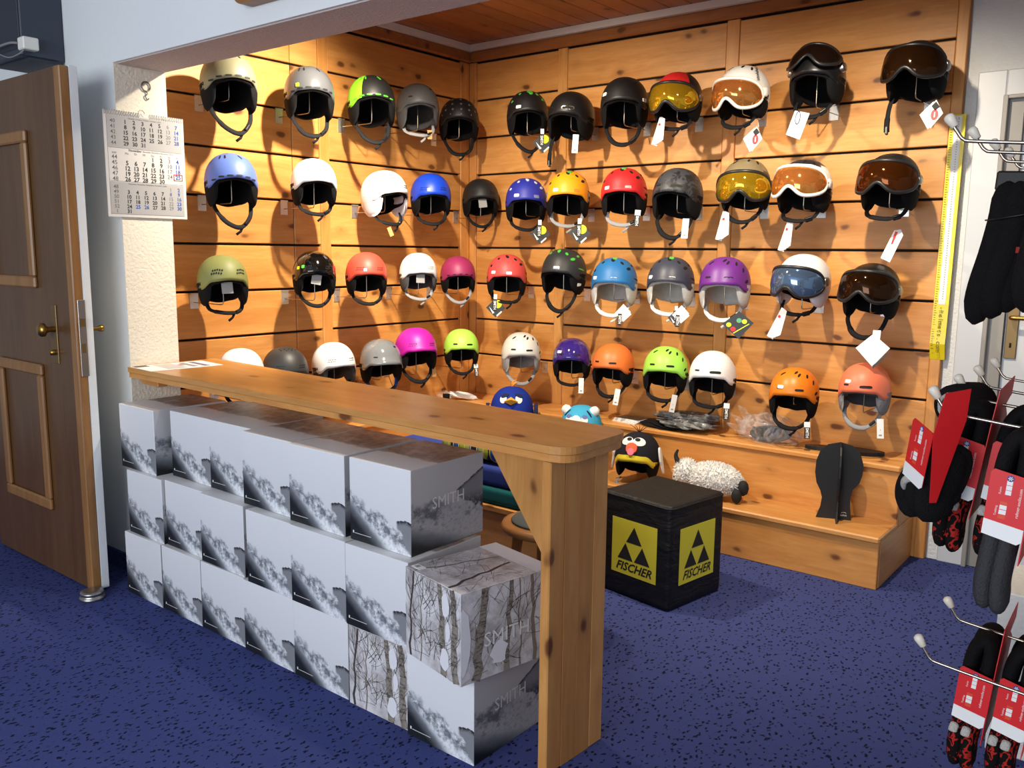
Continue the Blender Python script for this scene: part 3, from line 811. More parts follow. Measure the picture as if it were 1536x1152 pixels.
kr = thing('key_ring', 'metal key ring with small hook hanging on a nail above the calendar', 'key ring', (XR + 0.006, 1.872, 1.985))
MB().tube([(0.004, 0, 0.012), (-0.006, 0, 0.012)], 0.002, 8).build('nail', STEEL, kr)
MB().tube([(0.003, 0.018 * cos(a), -0.006 + 0.018 * sin(a)) for a in [2 * pi * k / 20 for k in range(20)]], 0.0026, 6, closed=True).build('ring', plain('dark_steel', (104, 102, 98), .35, .8), kr)
m = MB(); m.tube(smooth_path([(0.003, 0.0, -0.024), (0.003, 0.004, -0.034), (0.003, -0.004, -0.044), (0.003, 0.004, -0.056), (0.003, 0.010, -0.050)], 4), 0.0022, 6)
m.build('snap_hook', plain('dark_steel', (104, 102, 98), .35, .8), kr)

# dark housing above the door with a junction box and cable
hs = thing('wall_housing', 'dark blue-grey metal housing high on the front wall above the door', 'housing', (-3.86, 1.66, 2.09))
MB().box(-0.14, 0.14, -0.085, 0.087, 0.0, 0.56, bev=0.008).build('case', plain('dark_blue_grey_metal', (52, 60, 74), 0.5), hs)
MB().box(-0.138, 0.138, -0.088, -0.084, 0.03, 0.54, bev=0.002).build('front_plate', plain('darker_metal', (40, 46, 58), 0.55), hs)
MB().box(-0.13, 0.145, -0.06, 0.06, -0.012, 0.0).build('foot_plate', plain('darker_metal', (40, 46, 58), 0.55), hs)
jb = thing('junction_box', 'small white junction box with grey cable beside the dark housing', 'junction box', (-3.70, 1.60, 2.135))
MB().box(-0.035, 0.018, -0.03, 0.03, -0.022, 0.026, bev=0.004).build('case', WHITEPL, jb)
MB().tube(smooth_path([(-0.03, -0.031, 0.004), (-0.06, -0.045, 0.006), (-0.13, -0.05, 0.004), (-0.24, -0.05, 0.0)], 5), 0.005, 8).build('cable', plain('grey_cable', (128, 130, 132), 0.5), jb)
MB().tube(smooth_path([(0.0, -0.02, -0.022), (-0.02, -0.035, -0.04), (-0.09, -0.045, -0.045), (-0.2, -0.05, -0.01)], 5), 0.0025, 8).build('thin_cable', plain('grey_cable', (128, 130, 132), 0.5), jb)
m = MB(); pr = []
m.prism(rounded_rect(-2.49, -1.2, 2.108, 2.30, 0.05, (1, 0, 0, 0)), 0, 0.045, M=frame((0, YF - 0.001, 0), (1, 0, 0), (0, 0, 1)))
o = m.build('wooden_sign_board', W['oak_light']); md = o.modifiers.new('edge', 'BEVEL'); md.width = 0.012; md.segments = 3; md.limit_method = 'ANGLE'
tag(o, 'brown wooden board with rounded end fixed on the beam', 'board')

# ------------------------------------------------------------------ helmets
HA, HF, HB, HC = 0.108, 0.130, 0.138, 0.132
HP = 2 / 2.3
def lerp_keys(keys, x):
    for (a, va), (b, vb) in zip(keys, keys[1:]):
        if x <= b:
            t = (x - a) / (b - a); t = t * t * (3 - 2 * t)
            return va + (vb - va) * t
    return keys[-1][1]
RIM = [(0, 0.010), (38, 0.005), (66, -0.022), (100, -0.030), (140, -0.046), (180, -0.055)]
LRIM = [(0, 0.005), (38, -0.003), (66, -0.034), (100, -0.042), (140, -0.064), (180, -0.072)]
def hs_pt(u, ph, off=0.0):
    """point on the helmet surface; u from the front (viewer's right positive), ph from the crown"""
    cu = cos(u); bb = HF if cu > 0 else HB
    if ph <= pi / 2: r = sin(ph) ** HP if ph > 0 else 0.0; z = HC * max(0.0, cos(ph)) ** HP
    else:
        e = ph - pi / 2; r = 1 - 0.5 * e * e; z = -HC * e
    p = V((HA * sin(u) * r, -bb * cu * r, z))
    if off:
        n = V((p.x / HA ** 2, p.y / bb ** 2, max(z, 0) / HC ** 2))
        if n.length < 1e-6: n = V((0, 0, 1))
        p = p + n.normalized() * off
    return p
def ph_of(z):
    return math.acos(min(1, max(0.0, z / HC) ** (1 / HP))) if z >= 0 else pi / 2 - z / HC
def surf_frame(u, ph, off=0.001):
    o = hs_pt(u, ph, off); a = hs_pt(u + 0.02, ph, off); b = hs_pt(u, ph - 0.02, off)
    return frame(o, a - o, b - o)

def shell_mesh(lip=0.0, mf=None, dz=0.0, fins=False):
    NU, NV = 56, 16
    us = [2 * pi * i / NU - pi for i in range(NU)]
    rims = [lerp_keys(RIM, abs(math.degrees(u))) + dz for u in us]
    rows = []
    for j in range(NV + 1):
        row = []
        for u, zr in zip(us, rims):
            ph = ph_of(zr) * j / NV
            p = hs_pt(u, ph)
            if lip and j >= NV - 2:
                w = max(0.0, cos(u * 1.25)) if abs(u) < 1.25 else 0.0
                k = (j - NV + 3) / 3
                p = p + V((sin(u), -cos(u), -0.10)) * lip * w * k * k
            row.append(p)
        rows.append(row)
    rim = rows[-1]
    inn = [p + V((-p.x * 0.05, -p.y * 0.05, 0.001)) for p in rim]
    inn2 = [p + V((-p.x * 0.06, -p.y * 0.06, 0.012)) for p in rim]
    m = MB()
    m.grid(rows + [inn, inn2], 0, None, closed=True, mf=(lambda i, j: mf(us[i] + pi / NU, min(j, NV - 1) / NV * 1.0, (rows[min(j, NV - 1)][i].z + rows[min(j + 1, NV)][i].z) / 2)) if mf else None)
    return m
def liner_mesh(dz=0.0):
    NU, NV = 44, 10
    us = [2 * pi * i / NU - pi for i in range(NU)]
    rims = [lerp_keys(LRIM, abs(math.degrees(u))) + dz for u in us]
    inner = [[hs_pt(u, ph_of(zr) * j / NV, -0.022) for u, zr in zip(us, rims)] for j in range(NV + 1)]
    outer = [[hs_pt(u, ph_of(zr), -0.007) for u, zr in zip(us, rims)], [hs_pt(u, ph_of(zr + 0.05), -0.014) for u, zr in zip(us, rims)]]
    m = MB(); m.grid(inner + outer, 0, None, closed=True)
    return m
def ear_mesh(s, low=-0.092, half=42, cen=86):
    NU, NV = 12, 10
    def pt(i, j, side):
        a = i / NU * 2 - 1
        u = rad(cen + half * a)
        zl = -0.02 + (low + 0.02) * (max(0.0, 1 - abs(a) ** 2.6)) ** 0.55
        f = j / NV
        z = 0.01 + (zl - 0.01) * f
        pill = (max(0.0, 1 - abs(a) ** 4) ** 0.5) * (max(0.0, 1 - f ** 5) ** 0.5)
        depth = max(0.0, -z) / 0.09
        r = 0.895 - 0.10 * depth ** 1.5
        cu = cos(u); bb = HF if cu > 0 else HB
        base = V((HA * sin(u) * r, -bb * cu * r, z))
        n = V((sin(u), -cu, 0)).normalized()
        p = base + n * side * 0.0115 * pill
        p.x *= s
        return p
    rows = [[pt(i, j, 1) for i in range(NU + 1)] for j in range(NV + 1)]
    rows2 = [[pt(i, j, -1) for i in range(NU + 1)] for j in range(NV, -1, -1)]
    m = MB(); m.grid(rows + rows2, 0)
    return m
def ellipse_plate(m, u, z, w, h, mat=0, rot=0.0, th=0.0012, sq=2.0):
    z = z * 0.87 if z > 0 else z
    M = surf_frame(u, ph_of(z), 0.0) @ Matrix.Rotation(rot, 4, 'Z')
    n = 14; pts = []
    for k in range(n):
        a = 2 * pi * k / n; c, s_ = cos(a), sin(a)
        x = math.copysign(abs(c) ** (2 / sq), c) * w / 2; y = math.copysign(abs(s_) ** (2 / sq), s_) * h / 2
        pts.append((x, y))
    # follow the curved surface
    kx = 1 / HA * 0.5; ky = 1 / HC * 0.5
    top = [(x, y, th - kx * x * x - ky * y * y) for x, y in pts]; bot = [(x * 1.03, y * 1.03, -0.006) for x, y in pts]
    m.add(top + bot + [(0, 0, th)], [(i, (i + 1) % n, 2 * n) for i in range(n)] + [(n + i, n + (i + 1) % n, (i + 1) % n, i) for i in range(n)], mat, M)

def vents(kind, m):
    d = rad
    if kind == 'slots':
        for a in (-50, -32, -13, 7, 27, 46): ellipse_plate(m, d(a), lerp_keys(RIM, abs(a)) + 0.012, 0.026, 0.007, sq=3.5)
        for a in (-42, -26, 20): ellipse_plate(m, d(a), 0.118, 0.007, 0.026, sq=3, rot=0.3)
    elif kind == 'slots_low':
        for a in (-42, -20, 0, 20, 42): ellipse_plate(m, d(a), lerp_keys(RIM, abs(a)) + 0.012, 0.020, 0.006, sq=3.5)
    elif kind == 'dots':
        for c in (-27, 33):
            for i in range(5):
                for j in range(2): ellipse_plate(m, d(c - 11 + 5.5 * i + 2.5 * j), 0.050 + 0.016 * j - 0.006 * abs(i - 2) * 0.3, 0.0072, 0.010, rot=-0.3)
    elif kind == 'dots_small':
        for c in (-30, 30):
            for i in range(5):
                for j in range(2): ellipse_plate(m, d(c - 9 + 4.5 * i + 2 * j), 0.040 + 0.012 * j, 0.0046, 0.006)
    elif kind == 'dots_top':
        vents('dots_small', m)
        for i in range(4):
            for j in range(2): ellipse_plate(m, d(-40 + 24 * i + 10 * j), 0.140 - 0.006 * j, 0.008, 0.008)
    elif kind == 'vantage':
        for a, z, w, h in ((-58, 0.075, .018, .014), (-36, 0.118, .014, .018), (34, 0.116, .015, .020), (52, 0.088, .030, .015), (76, 0.108, .024, .013), (0, 0.132, .017, .034)):
            ellipse_plate(m, d(a), z, w, h, rot=0.25)
        ellipse_plate(m, d(80), 0.035, 0.06, 0.006, rot=-0.15)
    elif kind == 'slits':
        ellipse_plate(m, d(-27), 0.046, 0.030, 0.009, sq=4); ellipse_plate(m, d(22), 0.042, 0.040, 0.010, sq=4)
    elif kind == 'slits_wide':
        ellipse_plate(m, d(-30), 0.045, 0.028, 0.008, sq=4); ellipse_plate(m, d(18), 0.040, 0.052, 0.012, sq=4)
    elif kind == 'junior':
        vents('slits', m)
        for a, z in ((-34, 0.118), (12, 0.128), (22, 0.116), (48, 0.112), (64, 0.082)): ellipse_plate(m, d(a), z, 0.010, 0.026, rot=-0.6)
        ellipse_plate(m, d(70), 0.028, 0.030, 0.012, rot=0.4)
    elif kind == 'holes':
        for a in range(-75, 76, 25): ellipse_plate(m, d(a), 0.060, 0.012, 0.012)
        for a in range(-60, 61, 30): ellipse_plate(m, d(a), 0.095, 0.012, 0.012)
        for a in range(-40, 41, 40): ellipse_plate(m, d(a), 0.128, 0.012, 0.012)
        for a in range(-62, 63, 31): ellipse_plate(m, d(a), 0.032, 0.008, 0.008)
    elif kind == 'one':
        ellipse_plate(m, d(40), 0.105, 0.022, 0.010); ellipse_plate(m, d(-30), 0.05, 0.024, 0.007, sq=3)
    elif kind == 'visor_top':
        for a, z in ((-30, 0.125), (20, 0.130), (50, 0.120)): ellipse_plate(m, d(a), z, 0.010, 0.026, rot=-0.4, sq=3)

def e_top(a): return 0.06 + 0.40 * max(0.0, 1 - (abs(a) / 71) ** 3.6) ** 0.5
def e_bot(a): return 0.06 - 0.42 * max(0.0, 1 - (abs(a) / 71) ** 3.0) ** 0.55 + 0.30 * math.exp(-(a / 15) ** 2)
def visor_parts(parent, lens_mat, frame_mat, shift=0.0, notch=True, smooth_frame=True):
    NU, NV = 48, 8
    us = [rad(-70.2 + 140.4 * i / NU) for i in range(NU + 1)]
    def pt(u, e, off):
        return hs_pt(u, pi / 2 - e - shift, off)
    def off(u): return 0.012 + 0.016 * max(0.0, cos(u)) ** 1.5
    et = [e_top(math.degrees(u)) for u in us]
    eb = [e_bot(math.degrees(u)) for u in us]
    rows = []
    for j in range(NV + 1):
        f = j / NV
        rows.append([pt(u, b + (t - b) * f, off(u) + 0.004 * sin(pi * f)) for u, t, b in zip(us, et, eb)])
    rows_in = [[p * 0.985 for p in r] for r in rows[::-1]]
    m = MB(); m.grid(rows + rows_in, 0)
    v = m.build('visor', lens_mat, parent)
    loop = [pt(u, b, off(u)) for u, b in zip(us, eb)] + [pt(u, t, off(u)) for u, t in zip(us[::-1], et[::-1])][1:-1]
    MB().tube(loop, 0.0055, 7, closed=True, rx=0.0075).build('visor_frame', frame_mat, v)
    ms = []
    for s in (-1, 1):
        m = MB(); ms.append(m)
        M = surf_frame(rad(80 * s), pi / 2 - 0.12 - shift * 0.35, 0.006)
        m.lathe([(0.0, 0.010), (0.016, 0.009), (0.020, 0.005), (0.020, -0.010)], 16, M=M)
        m.tube(smooth_path([pt(rad(69 * s), 0.08, off(rad(69 * s))), pt(rad(73 * s), 0.09, 0.012), surf_frame(rad(79 * s), pi / 2 - 0.12 - shift * 0.35, 0.008) @ V((0, 0, 0))], 3), 0.006, 7)
    return v, ms

def strap_pts(kind, rng):
    sg = rng.uniform(-0.012, 0.012); ys = rng.uniform(-0.012, 0.01)
    if kind == 'hang':      # undone strap hanging straight down
        return [(-0.076, -0.02, -0.075), (-0.082, -0.03, -0.12), (-0.083, -0.035, -0.17), (-0.080, -0.037, -0.21)]
    if kind == 'deep':
        return [(-0.078, 0.0, -0.070), (-0.072, -0.03, -0.11), (-0.035, -0.05, -0.162), (0.02, -0.05, -0.172 + sg), (0.064, -0.03, -0.135), (0.076, 0.0, -0.070)]
    return [(-0.078, -0.005, -0.070), (-0.070, -0.03, -0.108), (-0.030, -0.05 + ys, -0.134 + sg), (0.022, -0.05 + ys, -0.138 + sg), (0.064, -0.03, -0.112), (0.078, -0.005, -0.070)]

TAGS = {}
DARKTAG = plain('charcoal_card', (44, 46, 48), 0.5)
TAGYEL = plain('tag_yellow', (214, 216, 30), 0.5)
TAGRED = plain('tag_red', (214, 40, 44), 0.5)
TAGBLU = plain('tag_blue', (40, 60, 120), 0.5)
def hang_tag(parent, kind, pos, rz=0.0, lean=0.0, s=1.0):
    """pos: top of the tag in helmet space, hanging down and facing the front"""
    M = Matrix.Translation(pos) @ Matrix.Rotation(rad(rz), 4, 'Z') @ frame((0, 0, 0), (1, 0, 0), (0, 0, 1)) @ Matrix.Rotation(rad(lean), 4, 'Z') @ Matrix.Scale(s, 4)
    def B(name, m, mats, par): 
        o = m.build(name, mats, par); return o
    if kind == 'strip':
        o = B('swing_tag', MB().box(-0.014, 0.014, -0.085, 0.0, 0, 0.001, M=M), PAPER, parent)
        B('tag_print', MB().box(-0.006, 0.006, -0.075, -0.068, 0.001, 0.0013, M=M).box(-0.001, 0.001, -0.05, -0.045, 0.001, 0.0013, M=M), INKGREY, o)
    elif kind == 'strip_black':
        o = B('swing_tag', MB().box(-0.012, 0.012, -0.075, -0.022, 0, 0.001, M=M), INK, parent)
        m = MB().box(-0.013, 0.013, -0.024, 0.0, 0.0005, 0.0015, M=M)
        m.text('SMITH', 0.018, 0, M @ Matrix.Translation((0, -0.049, 0.0014)) @ Matrix.Rotation(rad(-90), 4, 'Z'), bold=0.02, sx=0.9)
        B('tag_print', m, PAPER, o)
    elif kind == 'diamond':
        r = 0.052
        o = B('swing_tag', MB().prism([(0, -0.02), (r, -0.02 - r), (0, -0.02 - 2 * r), (-r, -0.02 - r)], 0, 0.0012, M=M), DARKTAG, parent)
        m = MB().prism([(0.010 + 0.022 * cos(2 * pi * k / 18), -0.052 + 0.022 * sin(2 * pi * k / 18)) for k in range(18)], 0.0012, 0.0016, 0, M=M)
        m.box(-0.018, 0.006, -0.088, -0.028, 0.0016, 0.0020, 1, M=M)
        m.text('SMITH', 0.020, 2, M @ Matrix.Translation((-0.006, -0.058, 0.0024)) @ Matrix.Rotation(rad(-90), 4, 'Z'), bold=0.02, sx=0.85)
        m.prism([(-0.036, -0.066), (-0.018, -0.086), (-0.006, -0.098), (-0.016, -0.104)], 0.0012, 0.0018, 2, M=M)
        m.prism([(0.004, -0.112), (0.030, -0.088), (0.034, -0.094), (0.008, -0.119)], 0.0012, 0.0018, 2, M=M)
        m.box(-0.012, 0.006, -0.026, 0.0, 0.0016, 0.0020, 2, M=M)
        B('tag_print', m, [TAGYEL, INK, PAPER], o)
    elif kind == 'white_diamond':
        r = 0.036
        m = MB().prism([(0, -0.01), (r, -0.01 - r), (0, -0.01 - 2 * r), (-r, -0.01 - r)], 0, 0.0012, M=M)
        m.prism([(-.004, 0.0), (r - .004, -r), (-.004, -2 * r - .01), (-r - .008, -r - .01)], -0.006, -0.005, M=M)
        o = B('swing_tag', m, PAPER, parent)
        m = MB().box(-0.026, -0.008, -0.10, -0.045, 0.002, 0.0028, 0, M=M)
        m.text('SMITH', 0.018, 1, M @ Matrix.Translation((-0.017, -0.072, 0.0032)) @ Matrix.Rotation(rad(-90), 4, 'Z'), bold=0.02, sx=0.8)
        B('tag_print', m, [INK, PAPER], o)
    elif kind == 'red':
        r = 0.048
        m = MB().prism([(0.014, 0.0), (0.042, -0.052), (0.004, -0.106), (-0.032, -0.050)], 0, 0.001, M=M)
        m.prism([(0.004, -0.004), (0.034, -0.056), (-0.006, -0.108), (-0.040, -0.052)], -0.007, -0.006, M=M)
        o = B('swing_tag', m, PAPER, parent)
        m = MB().prism([(0.013 + 0.013 * cos(2 * pi * k / 16), -0.056 + 0.021 * sin(2 * pi * k / 16)) for k in range(16)], 0.001, 0.0014, 0, M=M)
        m.prism([(0.014, -0.008), (0.028, -0.026), (0.012, -0.040), (0.000, -0.024)], 0.0014, 0.006, 1, M=M)
        m.box(0.011, 0.015, -0.066, -0.046, 0.0015, 0.0019, 2, M=M)
        B('tag_print', m, [TAGRED, INK, PAPER], o)
    elif kind == 'card':
        m = MB().prism([(-0.030, 0.0), (0.034, -0.012), (0.010, -0.118), (-0.052, -0.098)], 0, 0.001, M=M)
        o = B('swing_tag', m, PAPER, parent)
        m = MB()
        m.tube([M @ V((-0.012 + 0.010 * cos(a), -0.030 + 0.026 * sin(a), 0.004)) for a in [2 * pi * k / 14 for k in range(14)]], 0.0016, 5, 0, closed=True)
        m.box(0.0, 0.026, -0.030, -0.026, 0.001, 0.0014, 1, M=M); m.box(-0.02, 0.0, -0.062, -0.060, 0.001, 0.0014, 1, M=M)
        B('tag_print', m, [TAGBLU, INKGREY], o)
    elif kind == 'papers':
        m = MB()
        for k in range(4):
            a = rad(-6 + 5 * k)
            m.add([M @ V((0.004 * k - 0.010, 0, 0.003 * k)), M @ V((0.012 + 0.003 * k, -0.006, 0.003 * k)), M @ V((0.016 + 0.11 * sin(a), -0.13 + 0.01 * k, 0.004 * k)), M @ V((-0.012 + 0.11 * sin(a), -0.125, 0.004 * k + .004))], [(0, 1, 2, 3)])
        o = B('swing_tag', m, PAPER, parent)
        B('tag_print', MB().box(-0.004, 0.006, -0.04, -0.03, 0.0125, 0.013, M=M), INKRED, o)
    elif kind == 'big_square':
        r = 0.058
        o = B('swing_tag', MB().prism([(0.012, 0.0), (0.072, -0.05), (0.012, -0.118), (-0.058, -0.055)], 0, 0.0012, M=M), DARKTAG, parent)
        m = MB()
        for k, (x, y) in enumerate(((-0.030, -0.058), (0.012, -0.040), (-0.012, -0.076), (0.034, -0.044))):
            m.prism([(x + 0.011 * cos(2 * pi * q / 12), y + 0.010 * sin(2 * pi * q / 12)) for q in range(12)], 0.0012, 0.0016, k % 3, M=M)
        m.prism([(-0.012, -0.092), (0.052, -0.052), (0.055, -0.055), (-0.009, -0.095)], 0.0012, 0.0016, 0, M=M)
        B('tag_print', m, [TAGYEL, plain('tag_green', (90, 170, 120), 0.5), TAGRED], o)
    elif kind == 'white_square':
        m = MB().prism([(-0.01, 0.0), (0.05, -0.045), (0.000, -0.115), (-0.062, -0.055)], 0, 0.0012, M=M)
        m.box(-0.012, 0.014, -0.02, 0.014, 0.001, 0.002, M=M)
        o = B('swing_tag', m, PAPER, parent)
        B('tag_print', MB().prism([(0.058, -0.050), (0.050, -0.062), (0.003, -0.122), (0.000, -0.112)], 0.0012, 0.0016, M=M), DARKTAG, o)
    elif kind == 'up':
        m = MB().prism([(-0.022, 0.0), (0.018, -0.012), (0.044, 0.10), (0.030, 0.122), (0.006, 0.115)], 0, 0.001, M=M)
        o = B('swing_tag', m, PAPER, parent)
        B('tag_print', MB().prism([(0.006, 0.06), (0.012, 0.06), (0.022, 0.11), (0.010, 0.112)], 0.001, 0.0014, 0, M=M).box(0.0, 0.022, 0.02, 0.022, 0.001, 0.0014, 1, M=M), [TAGRED, INKGREY], o)
    elif kind == 'hemp':
        o = B('swing_tag', MB().box(-0.012, 0.012, -0.045, 0.0, 0, 0.001, M=M), plain('kraft_card', (196, 150, 92), 0.8), parent)

def lens_mat(name, tint, refl, trans=0.35, rough=0.06):
    t = NT(name)
    tr = t.n('ShaderNodeBsdfTransparent'); tr.inputs[0].default_value = (*srgb(*tint), 1)
    nz = t.noise(t.coord(), 8, 2)
    t.set(t.mix(t.math('MULTIPLY', nz, 0.4), srgb(*refl), tuple(x * 0.6 for x in srgb(*refl))), rough, 0.75, 0.6)
    mx = t.n('ShaderNodeMixShader'); mx.inputs[0].default_value = trans
    t.t.links.new(t.b.outputs[0], mx.inputs[1]); t.t.links.new(tr.outputs[0], mx.inputs[2])
    t.t.links.new(mx.outputs[0], t.out.inputs['Surface'])
    return t.mat
LENS = {
    'amber': lens_mat('amber_lens', (200, 110, 30), (112, 62, 24), 0.45),
    'brown': lens_mat('brown_lens', (120, 70, 30), (70, 44, 24), 0.35),
    'orange': lens_mat('orange_lens', (255, 196, 120), (238, 172, 92), 0.4),
    'gold': lens_mat('gold_mirror_lens', (200, 150, 20), (222, 178, 40), 0.12, 0.04),
    'smoke': lens_mat('smoke_lens', (70, 44, 34), (58, 40, 32), 0.3),
    'blue': lens_mat('blue_mirror_lens', (60, 90, 150), (120, 150, 190), 0.15, 0.04),
}
def camo_mat():
    t = NT('charcoal_camouflage'); co = t.coord()
    n = t.noise(co, 22, 3, 0.6, dist=1.2)
    return t.set(t.mix(t.step(n, 0.50, 0.54), srgb(58, 60, 64), srgb(30, 30, 33)), 0.5)
CAMO = camo_mat()
PADGREY = fabric('grey_padding', (150, 150, 150), 0.95, 350, 0.6)
PADLIGHT = fabric('pale_grey_padding', (196, 194, 190), 0.95, 350, 0.6)
PADMID = fabric('charcoal_padding', (74, 74, 76), 0.95, 350, 0.6)
VENT = plain('vent_shade_black', (12, 12, 13), 0.7)  # flat dark plates paint the shade inside the vent openings
EARS = {s: ear_mesh(s) for s in (-1, 1)}

HOOKZ = [1.995, 1.560, 1.120, 0.684]
POS = {
    'L1': (-3.356, 2.26, 2.008, 68.0, 1.089), 'L2': (-3.356, 2.69, 2.028, 61.3, 1.063), 'L3': (-3.356, 3.079, 2.043, 55.5, 1.099),
    'L4': (-3.356, 3.406, 2.06, 54.6, 1.053), 'L5': (-3.391, 3.773, 2.041, 46.9, 1.048), 'L6': (-3.356, 2.254, 1.602, 66.1, 1.029),
    'L7': (-3.356, 2.704, 1.625, 63.1, 0.991), 'L8': (-3.356, 3.161, 1.596, 80.7, 1.052), 'L9': (-3.356, 3.504, 1.612, 51.8, 1.022),
    'L10': (-3.391, 3.964, 1.621, 48.5, 0.999), 'L11': (-3.356, 2.193, 1.175, 68.8, 0.985), 'L12': (-3.356, 2.694, 1.201, 61.2, 0.948),
    'L13': (-3.356, 3.027, 1.193, 57.9, 0.973), 'L14': (-3.356, 3.403, 1.196, 54.6, 0.946), 'L15': (-3.356, 3.726, 1.181, 50.0, 0.933),
    'L16': (-3.366, 2.275, 0.746, 66.3, 0.782), 'L17': (-3.356, 2.51, 0.748, 67.2, 0.983), 'L18': (-3.356, 2.803, 0.75, 72.1, 0.971),
    'L19': (-3.356, 3.12, 0.735, 61.1, 1.028), 'L20': (-3.356, 3.381, 0.775, 62.8, 1.051), 'L21': (-3.356, 3.756, 0.76, 47.8, 0.949),
    'R1': (-2.965, 3.854, 2.05, 41.6, 1.041), 'R2': (-2.676, 3.854, 2.008, 10.8, 1.146), 'R3': (-2.354, 3.854, 2.044, 21.4, 1.112),
    'R4': (-2.058, 3.854, 2.043, 8.1, 1.103), 'R5': (-1.727, 3.854, 2.034, -2.9, 1.127), 'R6': (-1.39, 3.854, 2.059, -0.2, 1.128),
    'R7': (-0.988, 3.854, 2.041, -2.6, 1.092), 'R8': (-2.967, 3.854, 1.59, 39.6, 1.056), 'R9': (-2.688, 3.854, 1.609, 31.9, 1.08),
    'R10': (-2.341, 3.854, 1.609, 22.3, 1.079), 'R11': (-2.04, 3.854, 1.59, 8.9, 1.103), 'R12': (-1.694, 3.854, 1.622, 13.7, 1.091),
    'R13': (-1.419, 3.854, 1.605, -3.8, 1.139), 'R14': (-1.058, 3.854, 1.608, -2.6, 1.103), 'R15': (-3.099, 3.854, 1.177, 38.8, 1.051),
    'R16': (-2.704, 3.854, 1.205, 11.1, 1.082), 'R17': (-2.385, 3.854, 1.159, 22.8, 1.101), 'R18': (-2.06, 3.854, 1.171, 18.1, 1.07),
    'R19': (-1.773, 3.854, 1.17, 12.7, 1.121), 'R20': (-1.4, 3.854, 1.196, -6.0, 1.093), 'R21': (-1.103, 3.854, 1.16, -2.0, 1.064),
    'R22': (-2.99, 3.854, 0.745, 40.8, 1.03), 'R23': (-2.64, 3.854, 0.746, 28.4, 0.964), 'R24': (-2.379, 3.854, 0.731, 11.7, 0.995),
    'R25': (-2.071, 3.854, 0.735, 19.3, 1.028), 'R26': (-1.815, 3.854, 0.731, 15.2, 1.036), 'R27': (-1.411, 3.854, 0.691, 11.1, 1.006),
    'R28': (-1.102, 3.854, 0.742, 3.0, 0.985),
}
